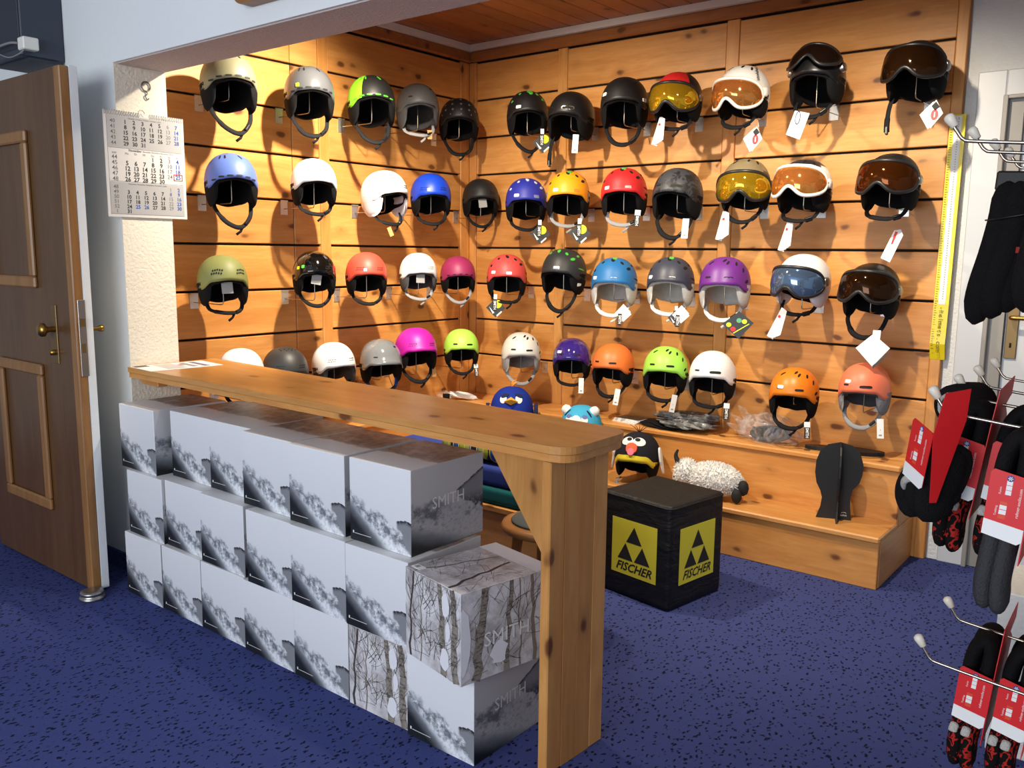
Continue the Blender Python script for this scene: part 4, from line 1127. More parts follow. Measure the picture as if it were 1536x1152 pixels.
# colour, roughness, label, options
A = 'ski helmet'
SPEC = {
 'L1': ((116, 113, 90), .5, 'sage grey-green helmet with brim slots, top row under the beam end', dict(v='slots', strap='deep')),
 'L2': ((78, 80, 84), .3, 'metallic grey helmet with a yellow sticker, top row of left wall', dict(v='slots', strap='deep', stick=[(-38, .034, TAGYEL)])),
 'L3': ((36, 38, 40), .5, 'charcoal helmet with neon green side panel on left wall', dict(v='slots', strap='deep', panel=((130, 226, 40), lambda u, z: u < rad(-34) and z < 0.13), ventc=(80, 190, 50))),
 'L4': ((78, 78, 80), .5, 'mid-grey helmet with grey padding between neon-panel and drilled black helmets', dict(v='one', pad='mid', strapc='g', tags=[('hemp', (.05, -.04, -.10), 0, 0)])),
 'L5': ((24, 24, 26), .5, 'matte black helmet drilled with round holes in the wall corner', dict(v='holes', strap='deep', ventc=(88, 88, 90))),
 'L6': ((88, 112, 184), .5, 'periwinkle blue helmet with brim slots beside the calendar', dict(v='slots', strap='deep')),
 'L7': ((240, 238, 236), .4, 'plain white helmet with black padding, brightly lit, beside periwinkle one', dict(v=None)),
 'L8': ((236, 234, 234), .4, 'white helmet turned sideways showing white ear pad beside cobalt one', dict(v='dots_small', ear=(206, 206, 210), tags=[('hemp', (-.04, -.07, -.15), 0, 20)])),
 'L9': ((16, 62, 190), .45, 'cobalt blue helmet with black ear pads on left wall', dict(v='dots_small', stick=[(-14, .038, PAPER)])),
 'L10': ((38, 39, 41), .55, 'matte black helmet in the corner, beside the royal blue vented one', dict(v='dots_small', inner=1)),
 'L11': ((124, 128, 72), .55, 'olive green helmet with two clusters of dot vents, below the calendar', dict(v='dots', inner=1)),
 'L12': ((14, 14, 15), .08, 'glossy black helmet with small coloured logos on left wall', dict(v='dots_small', inner=1, stick=[(-42, .05, plain('logo_green', (90, 200, 70), .4)), (-58, .045, TAGYEL), (62, .05, TAGRED)])),
 'L13': ((206, 74, 58), .5, 'coral red helmet with dot vents between glossy black and white ones', dict(v='dots_small', stick=[(-14, .038, PAPER)])),
 'L14': ((238, 238, 238), .4, 'white helmet with charcoal padding and grey strap beside raspberry one', dict(v='dots_small', pad='mid', inner=1, strapc='g')),
 'L15': ((150, 42, 90), .5, 'raspberry pink helmet with white strap near the corner', dict(v='slots_low', strapc='g')),
 'L16': ((240, 240, 238), .4, 'white helmet almost hidden behind the counter by the pillar', dict(v=None, z=.018, k=.95)),
 'L17': ((48, 49, 51), .5, 'matte charcoal helmet with dot vents, half behind the counter', dict(v='dots_top')),
 'L18': ((238, 238, 238), .2, 'white helmet with dark grey padding behind the counter', dict(v='dots_small', pad='mid', lip=.006)),
 'L19': ((116, 120, 124), .12, 'glossy grey helmet with peaked brim and blue strap', dict(v='one', lip=.024, strapc='b')),
 'L20': ((186, 30, 158), .45, 'magenta helmet with small kraft tag beside the neon one', dict(v='dots_small', lip=.01, tags=[('hemp', (.09, -.02, -.085), 10, 0)])),
 'L21': ((176, 236, 90), .45, 'pale neon green helmet with black padding near the corner', dict(v='slits', tags=[('strip_black', (.085, -.03, -.085), 0, 4)])),
 'R1': ((28, 29, 30), .5, 'matte black helmet with green vent stripe and black diamond tag', dict(green=(0.128, 0.046), v='vantage', ventc=(70, 180, 70), lip=.006, stick=[(-30, .034, PAPER)], tags=[('diamond', (.075, -.07, -.07), 0, 0)], strap='deep')),
 'R2': ((28, 28, 30), .45, 'plain matte black helmet with undone strap hanging straight down', dict(v='slits_wide', strap='hang', ring=1, tags=[('strip', (.055, -.055, -.075), 15, 0)])),
 'R3': ((26, 26, 28), .5, 'matte black helmet with white sticker between plain black and red ones', dict(v='one', lip=.004, strap='deep', stick=[(-46, .05, PAPER), (66, .02, PAPER)])),
 'R4': ((28, 28, 30), .5, 'black helmet with red crown and gold mirrored visor', dict(v=None, visor=('gold', (24, 24, 26)), shift=-0.15, panel=((196, 32, 34), lambda u, z: z > 0.046 and abs(u) < rad(52)), tags=[('papers', (-.05, -.06, -.075), 0, -8)])),
 'R5': ((236, 234, 230), .35, 'white visor helmet with amber goggle lens and red logo tag', dict(v='visor_top', visor=('orange', (234, 232, 228)), shift=-0.2, word=1, tags=[('red', (.075, -.02, -.13), 20, 0)])),
 'R6': ((26, 26, 28), .35, 'black helmet with smoked visor flipped up and white card tag', dict(v=None, visor=('smoke', (30, 30, 32)), shift=.52, tags=[('card', (-.03, -.06, -.12), 0, -4)])),
 'R7': ((28, 28, 30), .4, 'black helmet with brown visor and loose strap by the yellow ruler', dict(v=None, visor=('brown', (22, 22, 24)), shift=0.06, strap='hang', tags=[('red', (.075, -.03, -.10), 10, 0)])),
 'R8': ((38, 46, 150), .5, 'royal blue helmet with white vents and diamond tag', dict(v='vantage', ventc=(208, 216, 230), lip=.006, stick=[(-30, .034, PAPER), (26, .03, plain('badge_grey', (120, 126, 160), .4))], tags=[('diamond', (.075, -.06, -.085), 0, 0)])),
 'R9': ((240, 156, 24), .45, 'amber yellow helmet with grey strap and black diamond tag', dict(green=(0.139, 0.028), v='vantage', lip=.006, strapc='g', side=(120, 120, 122), stick=[(-30, .034, PAPER), (26, .03, plain('badge_amber', (200, 130, 50), .4))], tags=[('diamond', (.068, -.07, -.10), 0, 0)])),
 'R10': ((196, 34, 38), .5, 'bright red helmet with green crown vent and white stickers', dict(green=(0.139, 0.028), v='vantage', lip=.008, strapc='g', stick=[(-36, .034, PAPER), (20, .03, plain('badge_grey2', (170, 150, 150), .4))], tags=[('strip_black', (.075, -.06, -.07), 0, -6)])),
 'R11': (None, .5, 'charcoal camouflage helmet with white strip tag', dict(v='slits_wide', lip=.004, strap='deep', tags=[('strip', (.068, -.06, -.095), 10, 0)])),
 'R12': ((126, 112, 84), .3, 'bronze helmet with gold mirrored visor', dict(v='visor_top', visor=('gold', (30, 30, 30)), shift=-0.17, panel=((52, 50, 48), lambda u, z: z < 0.07 and abs(u) > rad(55)), tags=[('papers', (-.075, -.05, -.10), 0, -6)])),
 'R13': ((236, 234, 230), .35, 'white helmet with black crown and white-framed amber visor', dict(v='visor_top', visor=('orange', (234, 232, 228)), shift=0.06, panel=((34, 36, 44), lambda u, z: z > 0.095 or (z < -0.0) ), tags=[('papers', (-.03, -.05, -.13), 0, -8)])),
 'R14': ((30, 30, 32), .5, 'matte black helmet with amber visor, middle row by the ruler', dict(v='visor_top', visor=('amber', (30, 30, 32)), shift=0.06)),
 'R15': ((214, 76, 74), .5, 'salmon red helmet with two stickers and diamond tag at the corner', dict(v='vantage', lip=.004, stick=[(-42, .034, PAPER), (6, .03, PAPER)], tags=[('diamond', (-.055, -.05, -.085), 0, 0)])),
 'R16': ((42, 44, 46), .5, 'dark grey helmet turned to show its ear pad and green vents', dict(v='vantage', ventc=(70, 190, 60), lip=.008, strap='deep', stick=[(8, .034, PAPER), (75, -.045, PAPER)])),
 'R17': ((34, 108, 168), .5, 'sky blue helmet with pale padding and white tags', dict(green=(0.141, 0.026), v='vantage', lip=.012, pad='light', strapc='w', stick=[(-46, .034, PAPER), (8, .028, PAPER)], tags=[('white_diamond', (.060, -.06, -.085), 0, 0)])),
 'R18': ((56, 60, 74), .45, 'slate navy helmet with pale padding and green crown vent', dict(green=(0.139, 0.03), v='vantage', lip=.012, pad='light', strapc='w', stick=[(-46, .034, PAPER), (14, .028, PAPER)], tags=[('white_diamond', (.070, -.06, -.09), 0, 0), ('diamond', (.045, -.05, -.095), 0, 0, .75)])),
 'R19': ((104, 40, 132), .45, 'purple helmet with pale padding and large charcoal card tag', dict(v='junior', lip=.012, pad='light', strapc='w', tags=[('big_square', (.065, -.06, -.10), 8, 0)])),
 'R20': ((238, 238, 238), .3, 'white helmet with blue mirrored visor and paper tags', dict(v=None, visor=('blue', (30, 30, 34)), shift=-0.08, ear=(226, 224, 224), tags=[('papers', (-.045, -.06, -.105), 0, -16, 1.1)])),
 'R21': ((28, 28, 30), .35, 'black helmet with brown visor and two white card tags', dict(v=None, visor=('brown', (34, 34, 36)), shift=0.08, strap='deep', tags=[('white_square', (.055, -.05, -.155), 10, 0, 1.15), ('up', (.045, -.02, .15), 0, -6)])),
 'R22': ((216, 216, 210), .4, 'off-white helmet with grey padding above the blue bird cover', dict(v='junior', pad='grey', strapc='g')),
 'R23': ((54, 36, 122), .1, 'glossy deep purple helmet with white strip tag', dict(v='slits', tags=[('strip', (.062, -.06, -.09), 0, 0)], stick=[(-36, .06, PAPER)])),
 'R24': ((236, 118, 54), .45, 'tangerine helmet turned sideways with white strip tag', dict(v='slits', tags=[('strip', (.055, -.06, -.10), 10, -8)])),
 'R25': ((164, 226, 84), .45, 'lime green helmet with slanted vents and white tag', dict(v='junior', tags=[('strip', (.062, -.055, -.10), 35, -8)])),
 'R26': ((240, 240, 238), .4, 'plain white helmet above the foil packets, black and white tag', dict(v='slits_wide', tags=[('strip_black', (.082, -.05, -.105), 0, 0)])),
 'R27': ((232, 126, 26), .4, 'orange helmet with slanted vents above the clear bag', dict(v='junior', stick=[(-24, .052, PAPER)], tags=[('strip_black', (.074, -.05, -.105), 0, 4)])),
 'R28': ((238, 122, 88), .45, 'peach pink helmet with grey lining above the black paddle', dict(v='slits_wide', pad='fur', strapc='g', stick=[(-26, .062, PAPER)], tags=[('strip', (.080, -.04, -.105), 0, 4)])),
}
PADS = {'mid': (PADMID, PADMID), 'light': (PADLIGHT, PADLIGHT), 'grey': (PADGREY, PADGREY), 'fur': (PADMID, fabric('grey_fleece', (140, 138, 138), 0.95, 160, 1.0))}
STR = {'g': WEBGREY, 'w': fabric('white_webbing', (222, 220, 214), .7, 900, .4), 'b': fabric('blue_webbing', (40, 78, 150), .7, 900, .4)}

def make_hook(P, wall, hz, k, zc, blue=False):
    """chrome bracket in the groove with a wire arm that carries the helmet"""
    if wall == 'L': base = V((XL + 0.0006, P[1], hz)); nrm = V((1, 0, 0)); side = V((0, 1, 0)); d = P[0] - XL
    else: base = V((P[0], YW - 0.0006, hz)); nrm = V((0, -1, 0)); side = V((1, 0, 0)); d = YW - P[1]
    r = thing('display_hook', 'chrome slat-wall hook carrying a helmet', 'hook', base, (0, 0, 0), 'chrome helmet hooks in the slat walls')
    M = Matrix(((side.x, 0, nrm.x, 0), (side.y, 0, nrm.y, 0), (0, 1, 0, 0), (0, 0, 0, 1)))
    MB().box(-0.021, 0.021, -0.040, 0.028, 0, 0.003, M=M).box(-0.021, 0.021, 0.024, 0.030, 0.0, 0.008, M=M).build('bracket', CHROME, r)
    MB().tube(smooth_path([(0, -0.012, 0.003), (0, -0.012, d * 0.5), (0, -0.012, d - 0.02), (0, -0.004, d - 0.004), (0, 0.02, d), (0, zc - hz, d)], 4), 0.0024, 7, M=M).build('arm', WIRE, r)
    return r

def make_helmet(key):
    x, y, z, yaw, k = POS[key]
    rgb, rough, label, o = SPEC[key]
    rng = random.Random(key)
    k = o.get('k', min(max(k, 0.92), 1.04 if 'visor' in o else 1.10)); z = z + o.get('z', 0) + 0.020 * k
    pitch = rng.uniform(3, 7)
    r = thing('ski_helmet', label, A, (x, y, z), (rad(-pitch), rng.uniform(-.03, .03), rad(yaw)), 'helmets hung on the slat walls')
    r.scale = (k, k, k)
    if rgb and sum(rgb) < 120: rgb = tuple(int(c * 0.72) for c in rgb)
    mt = CAMO if rgb is None else plain('helmet_%s' % key, rgb, rough, coat=0.6 if rough < .15 else 0.0)
    mats = [mt]; mf = None
    if 'panel' in o:
        mats.append(plain('helmet_panel_%s' % key, o['panel'][0], rough)); fn = o['panel'][1]
        mf = lambda u, v, zz: 1 if fn(u, zz) else 0
    if 'side' in o:
        mats.append(plain('helmet_side_%s' % key, o['side'], rough)); mf = lambda u, v, zz: 1 if (abs(u) > rad(62) and zz < 0.03) else 0
    sh = shell_mesh(o.get('lip', 0.0), mf).build('shell', mats, r)
    if o.get('v'):
        vm = plain('vent_tint_%s' % key, o['ventc'], .4) if 'ventc' in o else VENT
        if o['v'].startswith('dots') or o['v'] == 'holes':
            m = MB(); vents(o['v'], m)
            tag(m.build('vents', vm, sh), kind='stuff')
        else:
            class One:
                def add(s_, *a):
                    MB().add(*a).build('vent', vm, sh)
            vents(o['v'], One())
    if 'green' in o:
        m = MB(); ellipse_plate(m, rad(8), o['green'][0], 0.022, o['green'][1], sq=3, th=0.003)
        m.build('crown_vent', plain('crown_green', (84, 184, 74), .4), sh)
    for (a, zz, mm_) in o.get('stick', []):
        m = MB(); ellipse_plate(m, rad(a), zz, 0.030 if key[0] == 'R' else 0.016, 0.016, sq=6, th=0.0030)
        m.build('sticker', mm_, sh)
    if o.get('ring'):
        m = MB(); ellipse_plate(m, rad(18), 0.040, 0.062, 0.018, sq=4, th=0.0006); m.build('vent_rim', STEEL, sh)
    if o.get('word'):
        M = surf_frame(rad(62), ph_of(0.085), 0.002) @ Matrix.Rotation(rad(80), 4, 'Z')
        MB().text('stohber', 0.026, M=M, bold=0.01).build('lettering', INK, sh)
    lm, em = PADS.get(o.get('pad'), (BLACKFOAM, BLACKFOAM))
    liner_mesh().build('liner', lm, r)
    if 'ear' in o: em = plain('ear_%s' % key, o['ear'], .5)
    for s in (-1, 1): EARS[s].build('ear_pad', em, r)
    sm = STR.get(o.get('strapc'), WEB)
    kind = o.get('strap')
    sp = smooth_path(strap_pts(kind, rng), 5)
    w = [0.0088] * len(sp); th = [0.0019] * len(sp)
    n = len(sp)
    for i in range(n):
        f = i / (n - 1)
        if kind == 'hang':
            if f > 0.55: w[i] = 0.011; th[i] = 0.006
        elif 0.28 < f < 0.64: w[i] = 0.0115; th[i] = 0.0055
    st_ = MB().tube(sp, th, 8, rx=w, up=(0, -1, 0)).build('chin_strap', sm, r)
    i = int(n * (0.9 if kind == 'hang' else 0.70)); t = (sp[min(i + 1, n - 1)] - sp[i - 1]).normalized()
    M = frame(sp[i], t, (0, -0.6, 0.8)) if abs(t.dot(V((0, -0.6, .8)))) < .9 else frame(sp[i], t, (0, 1, 0))
    MB().box(-0.015, 0.015, -0.010, 0.010, -0.005, 0.005, M=M, bev=0.002).build('buckle', BLACKPL, st_)
    if kind != 'hang' and rng.random() < .7:
        q = sp[int(n * .62)]
        MB().tube([q, q + V((-0.012, -0.004, -0.022)), q + V((-0.03, -0.006, -0.036))], 0.0014, 6, rx=0.006, up=(0, -1, 0)).build('strap_end', sm, st_)
    if 'visor' in o:
        ln, fr = o['visor']; fm = plain('visor_frame_%s' % key, fr, .4)
        v, pm = visor_parts(r, LENS[ln], fm, o.get('shift', 0.0))
        for q in pm: q.build('visor_pivot', STEEL if sum(fr) < 200 else fm, v)
    if o.get('inner'):
        MB().box(-0.028, 0.020, -0.099, -0.0985, -0.045, 0.004, M=Matrix.Rotation(rad(rng.uniform(-12, 14)), 4, 'Y')).build('size_label', plain('grey_label', (150, 150, 150), .6), r)
    for tg in o.get('tags', []):
        hang_tag(r, *tg)
    # its hook
    wall = key[0]; hz = min(HOOKZ, key=lambda h: abs(h - (z - 0.07)))
    h = make_hook((x, y), wall, hz, k, z + HC * k - 0.030 * k)
    tone = label.split(',')[0]
    ws = label.replace(',', '').split()[:11]
    while ws[-1] in ('with', 'and', 'the', 'a', 'in', 'on', 'by', 'of', 'between', 'beside', 'to', 'its', 'above', 'below', 'behind', 'under', 'row', 'left', 'plain', 'top', 'brightly', 'middle', 'two', 'white', 'black', 'at', 'half'): ws.pop()
    h['label'] = 'chrome slat-wall hook holding the ' + ' '.join(ws)
    return r
for key in SPEC: make_helmet(key)

# ------------------------------------------------------------------ animal helmet covers, plush, head stands on the bench
BLACKBOARD = plain('black_fibreboard', (20, 20, 21), 0.55)
def head_outline():
    return [(-0.082, 0.0), (-0.066, 0.05), (-0.062, 0.09), (-0.070, 0.12), (-0.088, 0.155), (-0.096, 0.20), (-0.094, 0.25), (-0.080, 0.295), (-0.050, 0.325), (0.0, 0.338),
            (0.050, 0.325), (0.082, 0.292), (0.096, 0.245), (0.094, 0.20), (0.084, 0.165), (0.060, 0.135), (0.052, 0.10), (0.054, 0.06), (0.062, 0.0)]
def head_stand(loc, rz, label, scale=1.0):
    r = thing('head_stand', label, 'stand', loc, (0, 0, rad(rz)), 'black head-shaped display stands')
    r.scale = (scale,) * 3
    P = head_outline()
    MB().prism(P, -0.0035, 0.0035, M=frame((0, 0, 0), (1, 0, 0), (0, 0, 1))).build('face_board', BLACKBOARD, r)
    P2 = [(x * 0.95, z) for x, z in P]
    MB().prism(P2, -0.0035, 0.0035, M=frame((0, 0, 0), (0, 1, 0), (0, 0, 1))).build('cross_board', BLACKBOARD, r)
    m = MB().text('salice', 0.012, M=frame((0.03, -0.0041, 0.020), (1, 0, 0), (0, 0, 1)))
    m.tube([(0.03 + 0.010 * cos(a), -0.0042, 0.028 + 0.005 * sin(a)) for a in [pi * k / 8 for k in range(9)]], 0.0008, 5)
    m.build('maker_mark', PAPER, r)
    return r
head_stand((-1.140, 3.700, 0.2245), 20, 'black head-shaped cross-board stand standing empty on the lower step')
tag(MB().prism([(0.165 * cos(a) * (1 if cos(a) > 0 else 1.05), 0.055 * sin(a) * (1 if cos(a) > 0 else .75)) for a in [2 * pi * k / 32 for k in range(32)]], 0.0, 0.016).build('helmet_paddle', BLACKBOARD, None, (-1.19, 3.93, 0.4715)),
    'flat black oval paddle lying on the upper step', 'paddle').rotation_euler = (0, 0, rad(12))

def on_surf(m, u, z, w, h, mat, rot=0.0, th=0.004, sq=2.0): ellipse_plate(m, u, z, w, h, mat, rot, th, sq)
COVW = plain('cover_white', (236, 236, 232), 0.8); COVB = plain('cover_black', (26, 26, 28), 0.8); COVY = plain('cover_yellow', (226, 204, 44), 0.8)
COVO = plain('cover_orange', (226, 92, 52), 0.8); COVP = plain('cover_pink', (232, 120, 140), 0.8)
pg = thing('penguin_helmet', 'child helmet with black penguin face cover and yellow band on the lower step', 'ski helmet', (-2.105, 3.665, 0.345), (rad(-6), 0, rad(14)), 'animal helmet covers')
pk = 1.0
sh = shell_mesh(0.004, lambda u, v, zz: 1 if zz < lerp_keys(RIM, abs(math.degrees(u))) + 0.018 and abs(u) < rad(88) else 0, dz=-0.012).build('cover', [fabric('navy_black_cover', (36, 36, 44), .85), COVY], pg)
liner_mesh(-0.012).build('liner', BLACKFOAM, pg)
for s in (-1, 1): EARS[s].build('ear_pad', BLACKFOAM, pg)
for s in (-1, 1):
    m = MB(); on_surf(m, rad(21 * s), 0.108, 0.062, 0.050, 0, th=0.003); e = m.build('eye', COVW, sh)
    m = MB(); on_surf(m, rad(15 * s), 0.116, 0.026, 0.020, 0, th=0.0055); m.build('pupil', COVB, e)
    M = surf_frame(rad(84 * s), ph_of(0.03), 0.006)
    MB().prism([(0.016 * cos(2 * pi * k / 18) * (1 if sin(2 * pi * k / 18) > 0 else .7), -0.03 + 0.068 * sin(2 * pi * k / 18)) for k in range(18)], 0, 0.010, M=M @ Matrix.Rotation(rad(14 * s), 4, 'Z')).build('flipper', COVW, sh)
m = MB(); on_surf(m, 0, 0.072, 0.054, 0.052, 0, th=0.010, sq=2.6); bk = m.build('beak', COVO, sh)
m = MB(); on_surf(m, 0, 0.052, 0.034, 0.036, 0, th=0.013); m.build('tongue', COVP, bk)
m = MB()
for k in range(5): m.tube([(0, 0, 0.130), ((k - 2) * 0.012, 0.002 * k, 0.152), ((k - 2) * 0.026, -0.004, 0.168)], [0.002, 0.0016, 0.0006], 6)
m.build('tuft', COVB, sh)
MB().tube(smooth_path([(-0.08, 0, -0.10), (-0.09, -0.04, -0.12), (-0.04, -0.07, -0.134), (0.03, -0.05, -0.134)], 5), 0.002, 6, rx=0.007).build('chin_strap', WEBGREY, pg)

def cover_animal(name, label, loc, yaw, body_rgb, stand_z, k=1.0):
    hstand = head_stand((loc[0], loc[1], 0.2245), yaw, 'black head-shaped stand under the ' + name.replace('_', ' '), stand_z)
    r = thing(name, label, 'helmet cover', loc, (rad(-4), 0, rad(yaw)), 'animal helmet covers'); r.scale = (k, k, k)
    sh = shell_mesh(0.0, None, dz=-0.05).build('cover', fabric('cover_cloth_' + name, body_rgb, .85, 300, .5), r)
    return r, sh
bd, sh = cover_animal('bird_helmet_cover', 'dark blue bird helmet cover with yellow beak and orange tuft', (-2.915, 3.68, 0.474), 36, (30, 52, 150), 0.72, 1.1)
DKB = fabric('dark_blue_cloth', (40, 46, 78), .85)
for s in (-1, 1):
    m = MB(); on_surf(m, rad(24 * s), 0.088, 0.036, 0.046, 0, rot=-0.3 * s, th=0.003); e = m.build('eye', COVW, sh)
    m = MB(); on_surf(m, rad(24 * s + 3), 0.106, 0.040, 0.024, 0, rot=-0.5 * s, th=0.005); m.build('eyelid', DKB, e)
    M = surf_frame(rad(86 * s), ph_of(0.0), 0.004)
    MB().prism([(0.034 * cos(2 * pi * k / 16), -0.012 + 0.06 * sin(2 * pi * k / 16)) for k in range(16)], 0, 0.018, M=M).build('wing', DKB, sh)
Mb = surf_frame(0, ph_of(0.062), 0.002)
m = MB(); m.add([(-0.036, 0.004, 0), (0, 0.026, 0.008), (0.036, 0.004, 0), (0, 0.0, 0.045), (0, -0.016, 0.006), (0, -0.004, 0.036)], [(0, 3, 1), (1, 3, 2), (0, 4, 5), (5, 4, 2), (0, 5, 3), (3, 5, 2)], 0, Mb)
m.build('beak', plain('beak_yellow', (232, 180, 60), .7), sh)
m = MB(); m.tube([(0, 0, 0.128), (0.010, 0.0, 0.146), (0.034, 0.0, 0.154)], [0.010, 0.008, 0.001], 8); m.tube([(0, 0, 0.128), (0.004, 0.0, 0.156), (0.022, 0.0, 0.166)], [0.009, 0.006, 0.001], 8)
m.build('tuft', plain('tuft_orange', (226, 138, 48), .8), sh)
br, sh = cover_animal('bear_helmet_cover', 'light blue animal helmet cover with white ears behind the counter', (-2.455, 3.68, 0.438), 20, (70, 172, 214), 0.62)
for s in (-1, 1):
    m = MB(); on_surf(m, rad(26 * s), 0.078, 0.034, 0.046, 0, th=0.003); e = m.build('eye', COVW, sh)
    m = MB(); on_surf(m, rad(26 * s), 0.092, 0.030, 0.022, 0, th=0.005); m.build('eyelid', plain('eyelid_blue', (96, 116, 170), .8), e)
    m = MB(); on_surf(m, rad(44 * s), 0.110, 0.010, 0.044, 0, rot=0.25 * s, th=0.003); m.build('eyebrow', DKB, sh)
    M = surf_frame(rad(72 * s), ph_of(0.103), -0.004)
    MB().lathe([(0.0, 0.034), (0.016, 0.030), (0.026, 0.016), (0.026, 0.0)], 14, M=M).build('ear', COVW, sh)
m = MB(); on_surf(m, 0, 0.062, 0.062, 0.075, 0, th=0.008, sq=1.7); mz = m.build('muzzle', COVW, sh)
m = MB(); on_surf(m, 0, 0.050, 0.026, 0.020, 0, th=0.016); m.build('nose', COVB, mz)

# plush sheep lying on its side
FUR = fabric('white_fleece', (252, 250, 246), .95, 120, 0.3)
shp = thing('plush_sheep', 'fluffy white plush sheep with black horn and hoof on the lower step', 'plush toy', (-1.715, 3.665, 0.2245), (0, 0, rad(3)))
rng = random.Random(5)
def blob(cx, cy, cz, rx, ry, rz_, sub=3):
    bm = bmesh.new(); bmesh.ops.create_icosphere(bm, subdivisions=sub, radius=1)
    for v in bm.verts:
        n = 1 + rng.uniform(-.03, .03); v.co = V((cx + v.co.x * rx * n, cy + v.co.y * ry * n, cz + v.co.z * rz_ * n))
    return bm
m = MB(); m.bm(blob(0.02, 0, 0.082, 0.135, 0.085, 0.080), 0, None, True); m.bm(blob(-0.115, -0.01, 0.10, 0.055, 0.055, 0.062), 0, None, True)
body = m.build('body', FUR, shp)
m = MB()
for i in range(5200):
    a = rng.uniform(0, 2 * pi); c = rng.uniform(-0.55, 1); s_ = (1 - c * c) ** .5
    if rng.random() < .78: o = V((0.02, 0, 0.082)); rr = (0.135, 0.085, 0.080)
    else: o = V((-0.115, -0.01, 0.10)); rr = (0.055, 0.055, 0.062)
    n = V((cos(a) * s_, sin(a) * s_, c)); p = o + V((n.x * rr[0], n.y * rr[1], n.z * rr[2]))
    if p.z < 0.012: continue
    d = (n + V((rng.uniform(-.6, .6), rng.uniform(-.6, .6), rng.uniform(-.6, .4)))).normalized() * rng.uniform(.006, .016)
    t = n.cross(V((rng.uniform(-1, 1), rng.uniform(-1, 1), rng.uniform(-1, 1)))).normalized() * 0.0028
    q = p + d; q.z = max(q.z, 0.004)
    m.add([p - t, p + t, q], [(0, 1, 2)])
tag(m.build('fleece', FUR, body), kind='stuff')
m = MB(); m.bm(blob(-0.150, -0.030, 0.075, 0.026, 0.022, 0.040), 0, None, True); m.build('face', plain('cream_plush', (228, 222, 206), .9), shp)
MB().tube(smooth_path([(-0.140, -0.02, 0.135), (-0.160, -0.02, 0.155), (-0.168, -0.02, 0.180), (-0.158, -0.02, 0.205)], 4), [0.016 - 0.0009 * i for i in range(13)], 10).build('horn', COVB, shp)
m = MB(); m.bm(blob(-0.158, -0.052, 0.082, 0.006, 0.004, 0.006, 1), 0, None, True); m.build('eye', COVB, shp)
m = MB(); m.bm(blob(0.168, -0.02, 0.072, 0.026, 0.024, 0.036), 0, None, True); m.build('hoof', COVB, shp)
m = MB(); m.bm(blob(0.148, -0.045, 0.036, 0.024, 0.022, 0.034), 0, None, True); m.build('hoof', COVB, shp)

# packets and bags on the upper step
def clear_mat(name, tint, fac, rough=0.12):
    t = NT(name)
    tr = t.n('ShaderNodeBsdfTransparent'); tr.inputs[0].default_value = (*tint, 1)
    n = t.noise(t.coord(), 16, 2, 0.5, dist=1.5)
    t.set(srgb(226, 226, 226), rough, 0.0, 0.8); t.bump(n, 0.5, 0.02)
    mx = t.n('ShaderNodeMixShader'); t.put(mx.inputs[0], t.math('MULTIPLY_ADD', t.step(n, 0.45, 0.62), -0.22, fac))
    t.t.links.new(t.b.outputs[0], mx.inputs[1]); t.t.links.new(tr.outputs[0], mx.inputs[2]); t.t.links.new(mx.outputs[0], t.out.inputs['Surface'])
    return t.mat
CLEAR = clear_mat('clear_plastic_film', (0.96, 0.96, 0.96), 0.92)
def crumpled(rx, ry, rz_, seed, amp=0.25, sub=4, flat=True):
    g = random.Random(seed); ks = [(g.uniform(1.5, 6), g.uniform(1.5, 6), g.uniform(1.5, 6), g.uniform(0, 6)) for _ in range(7)]
    bm = bmesh.new(); bmesh.ops.create_icosphere(bm, subdivisions=sub, radius=1)
    for v in bm.verts:
        c = v.co; n = sum(abs(sin(c.x * a + c.y * b + c.z * d + e)) for a, b, d, e in ks) / 7
        f = 1 + amp * (n - 0.6) * 2
        z = c.z * rz_ * f
        if flat: z = max(z, -rz_ * 0.55)
        v.co = V((c.x * rx * f, c.y * ry * f, z))
    lo = min(v.co.z for v in bm.verts)
    for v in bm.verts: v.co.z -= lo
    m = MB(); m.bm(bm, 0, None, True)
    return m
ZU = 0.4712
bg = thing('plastic_bag', 'clear crumpled plastic bag holding goggles on the upper step', 'bag', (-1.545, 3.925, ZU), (0, 0, rad(8)))
crumpled(0.150, 0.095, 0.085, 3, 0.35).build('film', CLEAR, bg)
m = MB()
m.add([(-0.11, -0.02, 0.07), (-0.05, -0.05, 0.085), (-0.15, -0.03, 0.165), (-0.12, 0.0, 0.15)], [(0, 1, 3), (1, 2, 3), (0, 3, 2)])
m.add([(-0.12, -0.06, 0.03), (-0.11, -0.02, 0.06), (-0.22, -0.05, 0.085)], [(0, 1, 2)]); m.add([(-0.11, -0.05, 0.05), (-0.09, 0.0, 0.08), (-0.20, -0.01, 0.125)], [(0, 1, 2)])
m.build('torn_edge', CLEAR, bg)
MB().tube([(0.005 + 0.085 * cos(a), 0.01 + 0.055 * sin(a), 0.035 + 0.02 * sin(a)) for a in [2 * pi * k / 20 for k in range(20)]], 0.008, 8, rx=0.013, closed=True).build('goggle_strap', PADMID, bg)
gl = MB().grid([[(0.085 * sin(a), -0.055 * cos(a) + 0.015, 0.022 + 0.045 * j / 3) for a in [rad(-70 + 140 * i / 12) for i in range(13)]] for j in range(4)], 0).build('goggle_lens', plain('silver_lens', (170, 176, 182), .08, 1.0), bg)

